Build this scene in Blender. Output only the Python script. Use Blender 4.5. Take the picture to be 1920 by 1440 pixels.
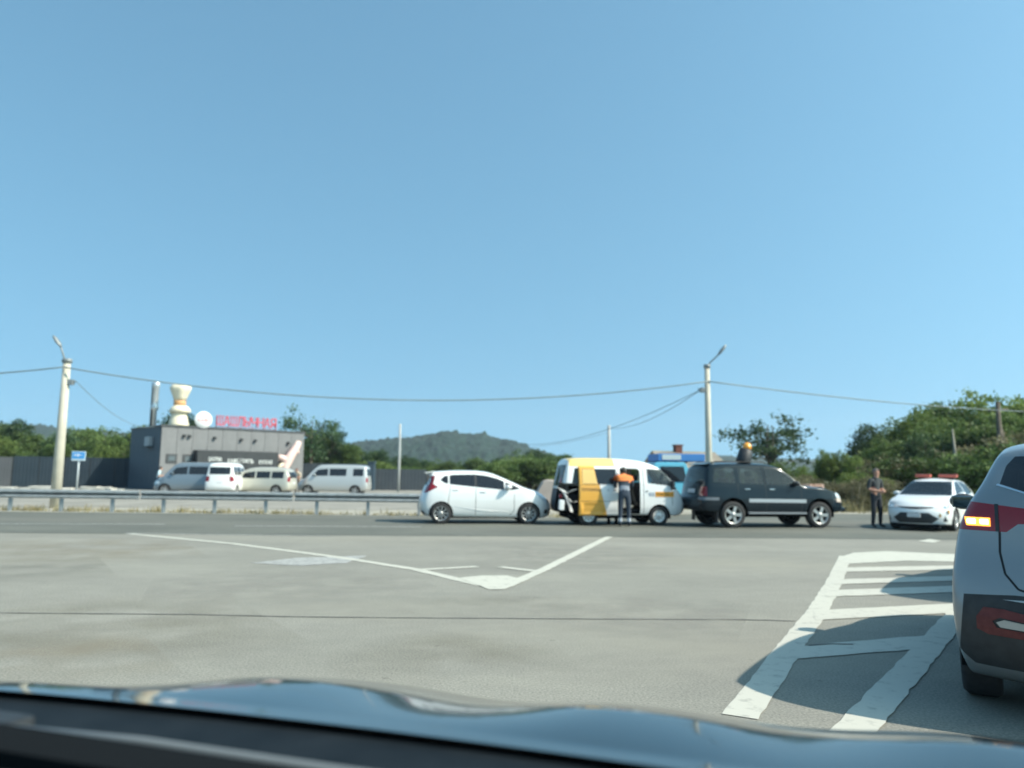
import bpy, bmesh, math, random
import numpy as np
from math import sin, cos, pi, radians, atan, tan, sqrt, hypot
from mathutils import Vector, Matrix, noise
from mathutils.bvhtree import BVHTree

random.seed(7); np.random.seed(7)
for o in list(bpy.data.objects): bpy.data.objects.remove(o)
S = bpy.context.scene
COL = S.collection

# ------------------------------------------------------------------ camera, sky, sun, exposure
F_PX, EYE, ROLL = 1423.0, 1.4, radians(0.7)
PITCH = atan(172 / F_PX)
cam_d = bpy.data.cameras.new('camera'); cam = bpy.data.objects.new('camera', cam_d); COL.objects.link(cam)
cam_d.sensor_width = 36.0; cam_d.lens = 36.0 * F_PX / 1920.0
cam_d.clip_start = 0.02; cam_d.clip_end = 6000
cam.matrix_world = Matrix.Translation((0, 0, EYE)) @ Matrix.Rotation(pi / 2 + PITCH, 4, 'X') @ Matrix.Rotation(ROLL, 4, 'Z')
cam_d.dof.use_dof = True; cam_d.dof.focus_distance = 3.2; cam_d.dof.aperture_fstop = 2.1
S.camera = cam

SUN_DIR = Vector((1.0, -0.33, 0.98)).normalized()
SUN_EL = math.asin(SUN_DIR.z); SUN_AZ = math.atan2(SUN_DIR.x, SUN_DIR.y)
W = bpy.data.worlds.new('World'); S.world = W; W.use_nodes = True
wn = W.node_tree; wn.nodes.clear()
sky = wn.nodes.new('ShaderNodeTexSky'); sky.sky_type = 'NISHITA'; sky.sun_disc = False
sky.sun_elevation = SUN_EL; sky.sun_rotation = SUN_AZ
sky.air_density = 1.0; sky.dust_density = 1.2; sky.ozone_density = 1.6; sky.altitude = 30
bg = wn.nodes.new('ShaderNodeBackground'); bg.inputs[1].default_value = 0.148
wo = wn.nodes.new('ShaderNodeOutputWorld')
tn = wn.nodes.new('ShaderNodeMix'); tn.data_type = 'RGBA'; tn.blend_type = 'MULTIPLY'; tn.inputs[0].default_value = 1.0
tn.inputs[7].default_value = (0.83, 1.175, 1.03, 1)   # green-blue cast of the tinted screen, the same over the whole sky
wc = wn.nodes.new('ShaderNodeTexCoord'); wm_ = wn.nodes.new('ShaderNodeMapping'); wm_.inputs['Location'].default_value = (0, 0, 0.30); wm_.inputs['Scale'].default_value = (1, 1, 0.75)
wv = wn.nodes.new('ShaderNodeVectorMath'); wv.operation = 'NORMALIZE'   # clear deep-blue air right down to the horizon
wn.links.new(wc.outputs['Generated'], wm_.inputs[0]); wn.links.new(wm_.outputs[0], wv.inputs[0]); wn.links.new(wv.outputs[0], sky.inputs[0])
wn.links.new(sky.outputs[0], tn.inputs[6]); wn.links.new(tn.outputs[2], bg.inputs[0]); wn.links.new(bg.outputs[0], wo.inputs[0])
sun_d = bpy.data.lights.new('sun', 'SUN'); sun_d.energy = 4.3; sun_d.angle = radians(0.55); sun_d.color = (1.0, 0.93, 0.80)
sun = bpy.data.objects.new('sun', sun_d); COL.objects.link(sun)
sun.rotation_euler = (-SUN_DIR).to_track_quat('-Z', 'Y').to_euler(); sun.location = (30, -14, 40)
S.view_settings.view_transform = 'Standard'; S.view_settings.look = 'None'
S.view_settings.exposure = 0.62; S.view_settings.gamma = 1.0
S.render.engine = 'CYCLES'
S.cycles.use_denoising = True; S.cycles.max_bounces = 8; S.cycles.transparent_max_bounces = 16
S.cycles.volume_bounces = 0; S.cycles.caustics_reflective = False; S.cycles.caustics_refractive = False
S.cycles.sample_clamp_indirect = 6.0

# ------------------------------------------------------------------ pixel helpers (a pixel gives a direction)
def ray(px, py):
    X, Y = px - 960, 720 - py
    x = X * cos(ROLL) - Y * sin(ROLL); y = X * sin(ROLL) + Y * cos(ROLL)
    return Vector((x, -sin(PITCH) * y + cos(PITCH) * F_PX, cos(PITCH) * y + sin(PITCH) * F_PX)).normalized()
def gnd(px, py, z=0.0):
    d = ray(px, py); t = (z - EYE) / d.z
    return Vector((0, 0, EYE)) + d * t
def at(px, py, depth):
    d = ray(px, py); return Vector((0, 0, EYE)) + d * (depth / d.y)

# ------------------------------------------------------------------ materials
MATS = {}
def new_mat(name):
    m = bpy.data.materials.new(name); m.use_nodes = True
    MATS[name] = m
    return m, m.node_tree, m.node_tree.nodes['Principled BSDF']
def setp(b, **k):
    for key, v in k.items():
        key = {'rough': 'Roughness', 'metal': 'Metallic', 'coat': 'Coat Weight', 'spec': 'Specular IOR Level',
               'emit': 'Emission Strength', 'ecol': 'Emission Color', 'base': 'Base Color', 'coatr': 'Coat Roughness',
               'sheen': 'Sheen Weight', 'trans': 'Transmission Weight', 'alpha': 'Alpha'}[key]
        b.inputs[key].default_value = (*v, 1) if isinstance(v, tuple) and len(v) == 3 else v
def noisy(name, c1, c2, scale=8, rough=0.8, bump=0.0, bscale=None, detail=6, metal=0, coat=0, spec=0.5, coord='Object', rr=0.0):
    m, nt, b = new_mat(name)
    tc = nt.nodes.new('ShaderNodeTexCoord')
    n = nt.nodes.new('ShaderNodeTexNoise'); n.inputs['Scale'].default_value = scale; n.inputs['Detail'].default_value = detail
    r = nt.nodes.new('ShaderNodeValToRGB'); r.color_ramp.elements[0].position = 0.3; r.color_ramp.elements[1].position = 0.7
    r.color_ramp.elements[0].color = (*c1, 1); r.color_ramp.elements[1].color = (*c2, 1)
    nt.links.new(tc.outputs[coord], n.inputs['Vector']); nt.links.new(n.outputs['Fac'], r.inputs[0])
    nt.links.new(r.outputs[0], b.inputs['Base Color'])
    setp(b, rough=rough, metal=metal, coat=coat, spec=spec)
    if rr:
        mr = nt.nodes.new('ShaderNodeMapRange'); mr.inputs[3].default_value = max(0.02, rough - rr); mr.inputs[4].default_value = rough + rr
        nt.links.new(n.outputs['Fac'], mr.inputs[0]); nt.links.new(mr.outputs[0], b.inputs['Roughness'])
    if bump:
        n2 = nt.nodes.new('ShaderNodeTexNoise'); n2.inputs['Scale'].default_value = bscale or scale * 5; n2.inputs['Detail'].default_value = 4
        bp = nt.nodes.new('ShaderNodeBump'); bp.inputs['Strength'].default_value = bump; bp.inputs['Distance'].default_value = 0.02
        nt.links.new(tc.outputs[coord], n2.inputs['Vector']); nt.links.new(n2.outputs['Fac'], bp.inputs['Height'])
        nt.links.new(bp.outputs[0], b.inputs['Normal'])
    return m
def paint(name, c, rough=0.28, metal=0.0, dirt=(0.30, 0.27, 0.22), amount=0.35, zfade=0.9, coat=0.7, spec=0.5):
    """car paint with road dust that has settled low on the panels"""
    m, nt, b = new_mat(name)
    tc = nt.nodes.new('ShaderNodeTexCoord'); sx = nt.nodes.new('ShaderNodeSeparateXYZ')
    n = nt.nodes.new('ShaderNodeTexNoise'); n.inputs['Scale'].default_value = 3.0; n.inputs['Detail'].default_value = 7
    mr = nt.nodes.new('ShaderNodeMapRange'); mr.inputs[1].default_value = zfade; mr.inputs[2].default_value = 0.15
    mr.inputs[3].default_value = 0.0; mr.inputs[4].default_value = amount
    mu = nt.nodes.new('ShaderNodeMath'); mu.operation = 'MULTIPLY'
    mx = nt.nodes.new('ShaderNodeMix'); mx.data_type = 'RGBA'
    mx.inputs[6].default_value = (*c, 1); mx.inputs[7].default_value = (*dirt, 1)
    nt.links.new(tc.outputs['Object'], sx.inputs[0]); nt.links.new(tc.outputs['Object'], n.inputs['Vector'])
    nt.links.new(sx.outputs['Z'], mr.inputs[0]); nt.links.new(mr.outputs[0], mu.inputs[0]); nt.links.new(n.outputs['Fac'], mu.inputs[1])
    nt.links.new(mu.outputs[0], mx.inputs[0]); nt.links.new(mx.outputs[2], b.inputs['Base Color'])
    setp(b, rough=rough, metal=metal, coat=coat, coatr=0.06, spec=spec)
    return m
def plain(name, c, rough=0.6, metal=0.0, coat=0.0, emit=0.0, ecol=None, spec=0.5):
    m, nt, b = new_mat(name); setp(b, base=c, rough=rough, metal=metal, coat=coat, spec=spec)
    if emit: setp(b, emit=emit, ecol=ecol or c)
    return m
def glass(name, tint, rough=0.03, film=(0.02, 0.025, 0.03), filmw=0.15):
    """thin pane: tinted see-through plus a Fresnel reflection and a faint film of dust"""
    m = bpy.data.materials.new(name); m.use_nodes = True; nt = m.node_tree; nt.nodes.clear(); MATS[name] = m
    out = nt.nodes.new('ShaderNodeOutputMaterial'); tr = nt.nodes.new('ShaderNodeBsdfTransparent'); tr.inputs[0].default_value = (*tint, 1)
    df = nt.nodes.new('ShaderNodeBsdfDiffuse'); df.inputs[0].default_value = (*film, 1)
    gl = nt.nodes.new('ShaderNodeBsdfGlossy'); gl.inputs['Roughness'].default_value = rough
    fr = nt.nodes.new('ShaderNodeFresnel'); fr.inputs[0].default_value = 1.6
    m1 = nt.nodes.new('ShaderNodeMixShader'); m1.inputs[0].default_value = filmw
    m2 = nt.nodes.new('ShaderNodeMixShader')
    nt.links.new(tr.outputs[0], m1.inputs[1]); nt.links.new(df.outputs[0], m1.inputs[2])
    nt.links.new(fr.outputs[0], m2.inputs[0]); nt.links.new(m1.outputs[0], m2.inputs[1]); nt.links.new(gl.outputs[0], m2.inputs[2])
    nt.links.new(m2.outputs[0], out.inputs[0])
    return m
def leafmat(name, c1, c2, c3, scale=0.55):
    m, nt, b = new_mat(name)
    tc = nt.nodes.new('ShaderNodeTexCoord'); oi = nt.nodes.new('ShaderNodeObjectInfo')
    n = nt.nodes.new('ShaderNodeTexNoise'); n.inputs['Scale'].default_value = scale; n.inputs['Detail'].default_value = 5
    ad = nt.nodes.new('ShaderNodeVectorMath'); ad.operation = 'ADD'
    mu = nt.nodes.new('ShaderNodeMath'); mu.operation = 'MULTIPLY'; mu.inputs[1].default_value = 37
    nt.links.new(oi.outputs['Random'], mu.inputs[0]); nt.links.new(tc.outputs['Object'], ad.inputs[0]); nt.links.new(mu.outputs[0], ad.inputs[1])
    nt.links.new(ad.outputs[0], n.inputs['Vector'])
    r = nt.nodes.new('ShaderNodeValToRGB'); e = r.color_ramp.elements
    e[0].position = 0.32; e[0].color = (*c1, 1); e[1].position = 0.7; e[1].color = (*c3, 1)
    k = e.new(0.5); k.color = (*c2, 1)
    nt.links.new(n.outputs['Fac'], r.inputs[0])
    hs = nt.nodes.new('ShaderNodeHueSaturation')
    mr = nt.nodes.new('ShaderNodeMapRange'); mr.inputs[3].default_value = 0.75; mr.inputs[4].default_value = 1.25
    nt.links.new(oi.outputs['Random'], mr.inputs[0]); nt.links.new(mr.outputs[0], hs.inputs['Value']); nt.links.new(r.outputs[0], hs.inputs['Color'])
    nt.links.new(hs.outputs[0], b.inputs['Base Color']); setp(b, rough=0.55, spec=0.3)
    tl = nt.nodes.new('ShaderNodeBsdfTranslucent'); nt.links.new(hs.outputs[0], tl.inputs[0])
    mx = nt.nodes.new('ShaderNodeMixShader'); mx.inputs[0].default_value = 0.4
    nt.links.new(b.outputs[0], mx.inputs[1]); nt.links.new(tl.outputs[0], mx.inputs[2])
    nt.links.new(mx.outputs[0], nt.nodes['Material Output'].inputs[0])
    return m

def asphalt(name, c1, c2, stain, grain=60, streak=None, crackw=0.0):
    m, nt, b = new_mat(name); L = nt.links.new
    tc = nt.nodes.new('ShaderNodeTexCoord')
    def nz(scale, detail, sc=(1, 1, 1)):
        mp = nt.nodes.new('ShaderNodeMapping'); mp.inputs['Scale'].default_value = sc
        n = nt.nodes.new('ShaderNodeTexNoise'); n.inputs['Scale'].default_value = scale; n.inputs['Detail'].default_value = detail
        L(tc.outputs['Object'], mp.inputs[0]); L(mp.outputs[0], n.inputs['Vector']); return n
    def ramp(n, a, b_, p0=0.35, p1=0.65):
        r = nt.nodes.new('ShaderNodeValToRGB'); r.color_ramp.elements[0].position = p0; r.color_ramp.elements[1].position = p1
        r.color_ramp.elements[0].color = (*a, 1); r.color_ramp.elements[1].color = (*b_, 1); L(n.outputs['Fac'], r.inputs[0]); return r
    def mix(f, a, c, blend='MIX'):
        x = nt.nodes.new('ShaderNodeMix'); x.data_type = 'RGBA'; x.blend_type = blend
        if isinstance(f, float): x.inputs[0].default_value = f
        else: L(f, x.inputs[0])
        L(a, x.inputs[6])
        if isinstance(c, tuple): x.inputs[7].default_value = (*c, 1)
        else: L(c, x.inputs[7])
        return x.outputs[2]
    base = ramp(nz(0.35, 8), c1, c2).outputs[0]
    fine = ramp(nz(grain, 3), (0.72, 0.72, 0.72), (1.2, 1.2, 1.18)).outputs[0]
    col = mix(1.0, base, fine, 'MULTIPLY')
    s1 = ramp(nz(0.22, 6, streak or (0.4, 1.0, 1)), (0, 0, 0), (1, 1, 1), 0.5, 0.72).outputs[0]
    col = mix(s1, col, stain)
    tr = ramp(nz(0.9, 6, (0.30, 0.8, 1)), (0.93, 0.93, 0.93), (1.06, 1.06, 1.05), 0.35, 0.68).outputs[0]
    col = mix(1.0, col, tr, 'MULTIPLY')
    md = ramp(nz(4.5, 9, (0.7, 1, 1)), (0.95, 0.95, 0.95), (1.05, 1.05, 1.04), 0.3, 0.7).outputs[0]
    col = mix(1.0, col, md, 'MULTIPLY')
    sp = nt.nodes.new('ShaderNodeTexVoronoi'); sp.inputs['Scale'].default_value = 2.3
    L(tc.outputs['Object'], sp.inputs['Vector'])
    rs = nt.nodes.new('ShaderNodeValToRGB'); rs.color_ramp.elements[0].position = 0.03; rs.color_ramp.elements[1].position = 0.07
    rs.color_ramp.elements[0].color = (0.55, 0.54, 0.52, 1); rs.color_ramp.elements[1].color = (1, 1, 1, 1)
    L(sp.outputs['Distance'], rs.inputs[0]); col = mix(0.6, col, rs.outputs[0], 'MULTIPLY')
    L(col, b.inputs['Base Color']); setp(b, rough=0.86, spec=0.35)
    bp = nt.nodes.new('ShaderNodeBump'); bp.inputs['Strength'].default_value = 0.35; bp.inputs['Distance'].default_value = 0.006
    L(nz(grain * 1.4, 3).outputs['Fac'], bp.inputs['Height']); L(bp.outputs[0], b.inputs['Normal'])
    return m
def roadpaint(name, c, under, wear=0.5):
    m, nt, b = new_mat(name); L = nt.links.new
    tc = nt.nodes.new('ShaderNodeTexCoord')
    n = nt.nodes.new('ShaderNodeTexNoise'); n.inputs['Scale'].default_value = 7.5; n.inputs['Detail'].default_value = 10; n.inputs['Roughness'].default_value = 0.7
    r = nt.nodes.new('ShaderNodeValToRGB'); r.color_ramp.elements[0].position = wear; r.color_ramp.elements[1].position = wear + 0.14
    r.color_ramp.elements[0].color = (*c, 1); r.color_ramp.elements[1].color = (*under, 1)
    L(tc.outputs['Object'], n.inputs['Vector']); L(n.outputs['Fac'], r.inputs[0]); L(r.outputs[0], b.inputs['Base Color']); setp(b, rough=0.75)
    return m

RUBBER = noisy('tyre_rubber', (0.018, 0.019, 0.021), (0.035, 0.035, 0.036), 20, 0.85)
BLACKP = noisy('black_plastic', (0.016, 0.019, 0.022), (0.030, 0.034, 0.038), 15, 0.55)
VOID = plain('dark_cavity', (0.010, 0.012, 0.014), 1.0, spec=0.03)
ALLOY = plain('alloy_rim', (0.44, 0.44, 0.43), 0.38, 0.7)
STEELW = plain('steel_rim', (0.70, 0.70, 0.68), 0.45, 0.25)
CHROME = plain('chrome', (0.75, 0.77, 0.78), 0.14, 1.0)
MIRG = plain('mirror_glass', (0.16, 0.20, 0.21), 0.05, 1.0)
DARKTRIM = plain('seam_shadow_gap', (0.012, 0.014, 0.016), 0.8)
SEATM = noisy('seat_fabric', (0.035, 0.038, 0.042), (0.06, 0.062, 0.066), 30, 0.9)
REDL = plain('red_lens', (0.24, 0.006, 0.014), 0.16, 0, 0.4)
CLEARL = plain('clear_lens', (0.72, 0.76, 0.78), 0.10, 0.2, 0.9)
PLATE = noisy('plate_white', (0.55, 0.56, 0.57), (0.66, 0.67, 0.68), 20, 0.5)
TINT = glass('tinted_glass', (0.20, 0.23, 0.25), 0.03, (0.04, 0.05, 0.06), 0.22)
PRIV = glass('privacy_glass', (0.055, 0.065, 0.075), 0.03, (0.045, 0.055, 0.07), 0.35)
CLEARG = glass('clear_glass', (0.62, 0.68, 0.68), 0.03, (0.10, 0.12, 0.13), 0.20)
SKIN = noisy('skin', (0.42, 0.22, 0.15), (0.50, 0.27, 0.19), 12, 0.55)

# ------------------------------------------------------------------ object helpers
def tag(o, label=None, cat=None, group=None, kind=None):
    if label: o['label'] = label
    if cat: o['category'] = cat
    if group: o['group'] = group
    if kind: o['kind'] = kind
    return o
def empty(name, loc=(0, 0, 0), rz=0.0, label=None, cat=None, group=None):
    o = bpy.data.objects.new(name, None); COL.objects.link(o); o.location = loc; o.rotation_euler = (0, 0, rz)
    o.empty_display_size = 0.2
    return tag(o, label, cat, group)
def link(name, me, mats, parent=None, smooth=False, loc=None):
    o = bpy.data.objects.new(name, me); COL.objects.link(o)
    if mats is not None and len(me.materials) == 0:
        for m in (mats if isinstance(mats, (list, tuple)) else [mats]): me.materials.append(m)
    if parent is not None: o.parent = parent
    if smooth is True:
        me.polygons.foreach_set('use_smooth', [True] * len(me.polygons))
    if loc is not None: o.location = loc
    return o
def obj(name, bm, mats, parent=None, smooth=False, loc=None, rz=None):
    me = bpy.data.meshes.new(name); bm.normal_update(); bm.to_mesh(me); bm.free()
    o = link(name, me, mats, parent, smooth, loc)
    if rz is not None: o.rotation_euler = (0, 0, rz)
    return o
def npmesh(name, V, Q):
    me = bpy.data.meshes.new(name); V = np.asarray(V, np.float32); Q = np.asarray(Q, np.int32)
    me.vertices.add(len(V)); me.vertices.foreach_set('co', V.ravel())
    k = Q.shape[1]; me.loops.add(Q.size); me.loops.foreach_set('vertex_index', Q.ravel())
    me.polygons.add(len(Q)); me.polygons.foreach_set('loop_start', np.arange(0, Q.size, k, dtype=np.int32))
    me.update(calc_edges=True); return me
def box(bm, lo, hi, M=None, bevel=0.0):
    r = bmesh.ops.create_cube(bm, size=1.0)
    c = Vector([(a + b) / 2 for a, b in zip(lo, hi)]); s = [max(1e-4, b - a) for a, b in zip(lo, hi)]
    T = Matrix.Translation(c) @ Matrix.Diagonal((*s, 1))
    if M is not None: T = M @ T
    bmesh.ops.transform(bm, matrix=T, verts=r['verts'])
    if bevel:
        es = list({e for v in r['verts'] for e in v.link_edges})
        bmesh.ops.bevel(bm, geom=es, offset=bevel, segments=2, affect='EDGES', profile=0.7)
    return r['verts']
def tube(bm, pts, radii, n=8, cap=True):
    pts = [Vector(p) for p in pts]
    if not isinstance(radii, (list, tuple)): radii = [radii] * len(pts)
    rings = []; up = Vector((0, 0, 1))
    for i, p in enumerate(pts):
        d = (pts[min(i + 1, len(pts) - 1)] - pts[max(i - 1, 0)]).normalized()
        a = d.cross(up); a = d.cross(Vector((1, 0, 0))) if a.length < 1e-3 else a
        a.normalize(); b = d.cross(a).normalized()
        rings.append([bm.verts.new(p + (a * cos(2 * pi * k / n) + b * sin(2 * pi * k / n)) * radii[i]) for k in range(n)])
    for r0, r1 in zip(rings, rings[1:]):
        for k in range(n):
            f = bm.faces.new((r0[k], r0[(k + 1) % n], r1[(k + 1) % n], r1[k])); f.smooth = True
    if cap:
        bm.faces.new(rings[0][::-1]); bm.faces.new(rings[-1])
def lathe(bm, prof, n=24, axis='Z', M=None, caps=True):
    """prof: list of (radius, height)"""
    rings = []
    for r, h in prof:
        ring = []
        for k in range(n):
            a = 2 * pi * k / n
            v = Vector((r * cos(a), r * sin(a), h)) if axis == 'Z' else Vector((r * cos(a), h, r * sin(a)))
            ring.append(bm.verts.new(M @ v if M is not None else v))
        rings.append(ring)
    for r0, r1 in zip(rings, rings[1:]):
        for k in range(n):
            f = bm.faces.new((r0[k], r0[(k + 1) % n], r1[(k + 1) % n], r1[k])); f.smooth = True
    for ring in (rings[0], rings[-1]) if caps else ():
        try: bm.faces.new(ring)
        except ValueError: pass
    bmesh.ops.recalc_face_normals(bm, faces=bm.faces)
def prism(bm, poly, depth_vec, origin=(0, 0, 0), U=(1, 0, 0), V=(0, 0, 1)):
    o, u, v, d = Vector(origin), Vector(U), Vector(V), Vector(depth_vec)
    A = [bm.verts.new(o + u * p[0] + v * p[1]) for p in poly]; B = [bm.verts.new(a.co + d) for a in A]
    bm.faces.new(A[::-1]); bm.faces.new(B); n = len(A)
    for i in range(n): bm.faces.new((A[i], A[(i + 1) % n], B[(i + 1) % n], B[i]))
    bmesh.ops.recalc_face_normals(bm, faces=bm.faces)
def sheet(name, pts, z, mat, parent=None, kind=None, sub=0):
    bm = bmesh.new(); bm.faces.new([bm.verts.new((p[0], p[1], z)) for p in pts])
    bmesh.ops.recalc_face_normals(bm, faces=bm.faces)
    if bm.faces[:][0].normal.z < 0: bmesh.ops.reverse_faces(bm, faces=bm.faces)
    o = obj(name, bm, mat, parent)
    if kind: o['kind'] = kind
    return o
def text_mesh(body, size, depth):
    cu = bpy.data.curves.new('lettering', 'FONT'); cu.body = body; cu.size = size; cu.extrude = depth
    cu.align_x = 'CENTER'; cu.align_y = 'CENTER'; cu.resolution_u = 3
    to = bpy.data.objects.new('lettering', cu); COL.objects.link(to)
    dg = bpy.context.evaluated_depsgraph_get()
    me = bpy.data.meshes.new_from_object(to.evaluated_get(dg)); bpy.data.objects.remove(to); bpy.data.curves.remove(cu)
    me.materials.clear(); return me
def text_obj(name, body, size, depth, mat, parent, loc, rot, xs=1.0):
    o = link(name, text_mesh(body, size, depth), mat, parent); o.location = loc; o.rotation_euler = rot; o.scale = (xs, 1, 1)
    return o
# ------------------------------------------------------------------ vehicle body builder
def curve(pts, n, sm=True):
    """resample a polyline (Catmull-Rom) to n+1 points by arc length"""
    P = [Vector((p[0], p[1])) for p in pts]; dense = []
    for i in range(len(P) - 1):
        p0 = P[i - 1] if i > 0 else P[i] * 2 - P[i + 1]; p1, p2 = P[i], P[i + 1]
        p3 = P[i + 2] if i + 2 < len(P) else P[i + 1] * 2 - P[i]
        for k in range(12):
            t = k / 12
            dense.append(0.5 * ((2 * p1) + (p2 - p0) * t + (2 * p0 - 5 * p1 + 4 * p2 - p3) * t * t + (-p0 + 3 * p1 - 3 * p2 + p3) * t ** 3) if sm else p1.lerp(p2, t))
    dense.append(P[-1])
    d = np.array([[p.x, p.y] for p in dense]); s = np.r_[0, np.cumsum(np.hypot(*np.diff(d, axis=0).T))]
    u = np.linspace(0, s[-1], n + 1)
    return np.c_[np.interp(u, s, d[:, 0]), np.interp(u, s, d[:, 1])]
def body_shell(rear, top, front, bot, half, ztab, xtab, bow=(0.12, 0.2), crown=0.05, N=(60, 18, 18), smooth=3):
    Na, Nb, Nc = N
    R, T, Fr, B = curve(rear, Nc), curve(top, Na), curve(front, Nc), curve(bot, Na, False)
    zx, zy = zip(*ztab); xx, xy = zip(*xtab)
    bm = bmesh.new(); vd = {}
    def V(i, j, k):
        key = (i, j, k)
        if key in vd: return vd[key]
        a, c, b = i / Na, k / Nc, 2 * j / Nb - 1
        P = (1 - c) * B[i] + c * T[i] + (1 - a) * R[k] + a * Fr[k] - ((1 - a) * (1 - c) * B[0] + a * (1 - c) * B[-1] + (1 - a) * c * T[0] + a * c * T[-1])
        x, z = P
        w = half * np.interp(z, zx, zy) * np.interp(x, xx, xy); e = abs(b) ** 2.4
        x2 = x + bow[0] * e * (1 - a) ** 8 - bow[1] * e * a ** 8
        z2 = z - crown * abs(b) ** 2.6 * c ** 6
        vd[key] = bm.verts.new((x2, b * w, z2)); return vd[key]
    def quad(*k):
        try: bm.faces.new([V(*q) for q in k])
        except ValueError: pass
    for i in range(Na):
        for k in range(Nc):
            quad((i, 0, k), (i + 1, 0, k), (i + 1, 0, k + 1), (i, 0, k + 1)); quad((i, Nb, k), (i, Nb, k + 1), (i + 1, Nb, k + 1), (i + 1, Nb, k))
        for j in range(Nb):
            quad((i, j, Nc), (i + 1, j, Nc), (i + 1, j + 1, Nc), (i, j + 1, Nc)); quad((i, j, 0), (i, j + 1, 0), (i + 1, j + 1, 0), (i + 1, j, 0))
    for j in range(Nb):
        for k in range(Nc):
            quad((0, j, k), (0, j, k + 1), (0, j + 1, k + 1), (0, j + 1, k)); quad((Na, j, k), (Na, j + 1, k), (Na, j + 1, k + 1), (Na, j, k + 1))
    for _ in range(smooth):
        bmesh.ops.smooth_vert(bm, verts=bm.verts, factor=0.5, use_axis_x=True, use_axis_y=True, use_axis_z=True)
    bmesh.ops.recalc_face_normals(bm, faces=bm.faces); bm.normal_update()
    for f in bm.faces: f.smooth = True
    return bm
AX = {'y': (1, 0, 2), 'x': (0, 1, 2), 'z': (2, 0, 1)}
def inside(p, poly):
    x, y = p; r = False; n = len(poly)
    for i in range(n):
        x1, y1 = poly[i]; x2, y2 = poly[(i + 1) % n]
        if (y1 > y) != (y2 > y) and x < (x2 - x1) * (y - y1) / (y2 - y1) + x1: r = not r
    return r
def cut(bm, poly, axis, sign, nmin=0.12, extra=None):
    """cut the outline of poly (2D, seen along an axis) into the shell and return the faces inside it"""
    A, U, Vv = AX[axis]
    def ok(f):
        return f.normal[A] * sign > nmin and (extra is None or extra(f))
    us = [p[0] for p in poly]; vs = [p[1] for p in poly]
    bb = (min(us) - 0.12, max(us) + 0.12, min(vs) - 0.12, max(vs) + 0.12)
    n = len(poly)
    for i in range(n):
        (u1, v1), (u2, v2) = poly[i], poly[(i + 1) % n]
        if hypot(u2 - u1, v2 - v1) < 1e-5: continue
        e0, e1, e2, e3 = min(u1, u2) - 1e-4, max(u1, u2) + 1e-4, min(v1, v2) - 1e-4, max(v1, v2) + 1e-4
        fs = []
        for f in bm.faces:
            c = f.verts[0].co
            if not (bb[0] - 0.3 < c[U] < bb[1] + 0.3 and bb[2] - 0.3 < c[Vv] < bb[3] + 0.3): continue
            if not ok(f): continue
            fu = [v.co[U] for v in f.verts]; fv = [v.co[Vv] for v in f.verts]
            if min(fu) <= e1 and max(fu) >= e0 and min(fv) <= e3 and max(fv) >= e2: fs.append(f)
        if not fs: continue
        no = Vector((0, 0, 0)); no[U] = v2 - v1; no[Vv] = -(u2 - u1)
        co = Vector((0, 0, 0)); co[U] = u1; co[Vv] = v1
        es = list({e for f in fs for e in f.edges}); vv = list({v for f in fs for v in f.verts})
        bmesh.ops.bisect_plane(bm, geom=fs + es + vv, dist=2e-4, plane_co=co, plane_no=no.normalized())
    bm.normal_update(); res = []
    for f in bm.faces:
        if not ok(f): continue
        c = f.calc_center_median()
        if bb[0] < c[U] < bb[1] and bb[2] < c[Vv] < bb[3] and inside((c[U], c[Vv]), poly): res.append(f)
    return res
def take(bm, faces, name, mat, parent, push=0.0, keep=False):
    """lift the cut faces out of the shell; every separate piece becomes a mesh of its own"""
    if not faces: return None
    fset = set(faces); seen = set(); isl = []
    for f0 in faces:
        if f0 in seen: continue
        st, grp = [f0], []; seen.add(f0)
        while st:
            f = st.pop(); grp.append(f)
            for e in f.edges:
                for g in e.link_faces:
                    if g in fset and g not in seen: seen.add(g); st.append(g)
        isl.append(grp)
    isl.sort(key=lambda g: -sum(f.calc_area() for f in g)); res = None; big = sum(f.calc_area() for f in isl[0])
    for grp in isl:
        if grp is not isl[0] and sum(f.calc_area() for f in grp) < .12 * big: continue
        nb = bmesh.new(); vm = {}
        for f in grp:
            vs = []
            for v in f.verts:
                if v not in vm: vm[v] = nb.verts.new(v.co + v.normal * push)
                vs.append(vm[v])
            try: nf = nb.faces.new(vs); nf.smooth = True
            except ValueError: pass
        o = obj(name, nb, mat, parent); res = res or o
    if not keep: bmesh.ops.delete(bm, geom=faces, context='FACES')
    return res
def circ(cx, cz, r, n=22): return [(cx + r * cos(2 * pi * k / n), cz + r * sin(2 * pi * k / n)) for k in range(n)]
def strip(p, q, w):
    d = (Vector(q) - Vector(p)).normalized() * w; nx, ny = -d.y / 2, d.x / 2
    return [(p[0] + nx, p[1] + ny), (q[0] + nx, q[1] + ny), (q[0] - nx, q[1] - ny), (p[0] - nx, p[1] - ny)]
def rect(u0, u1, v0, v1): return [(u0, v0), (u1, v0), (u1, v1), (u0, v1)]
def mirror_poly(poly): return [(-u, v) for u, v in poly][::-1]

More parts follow.
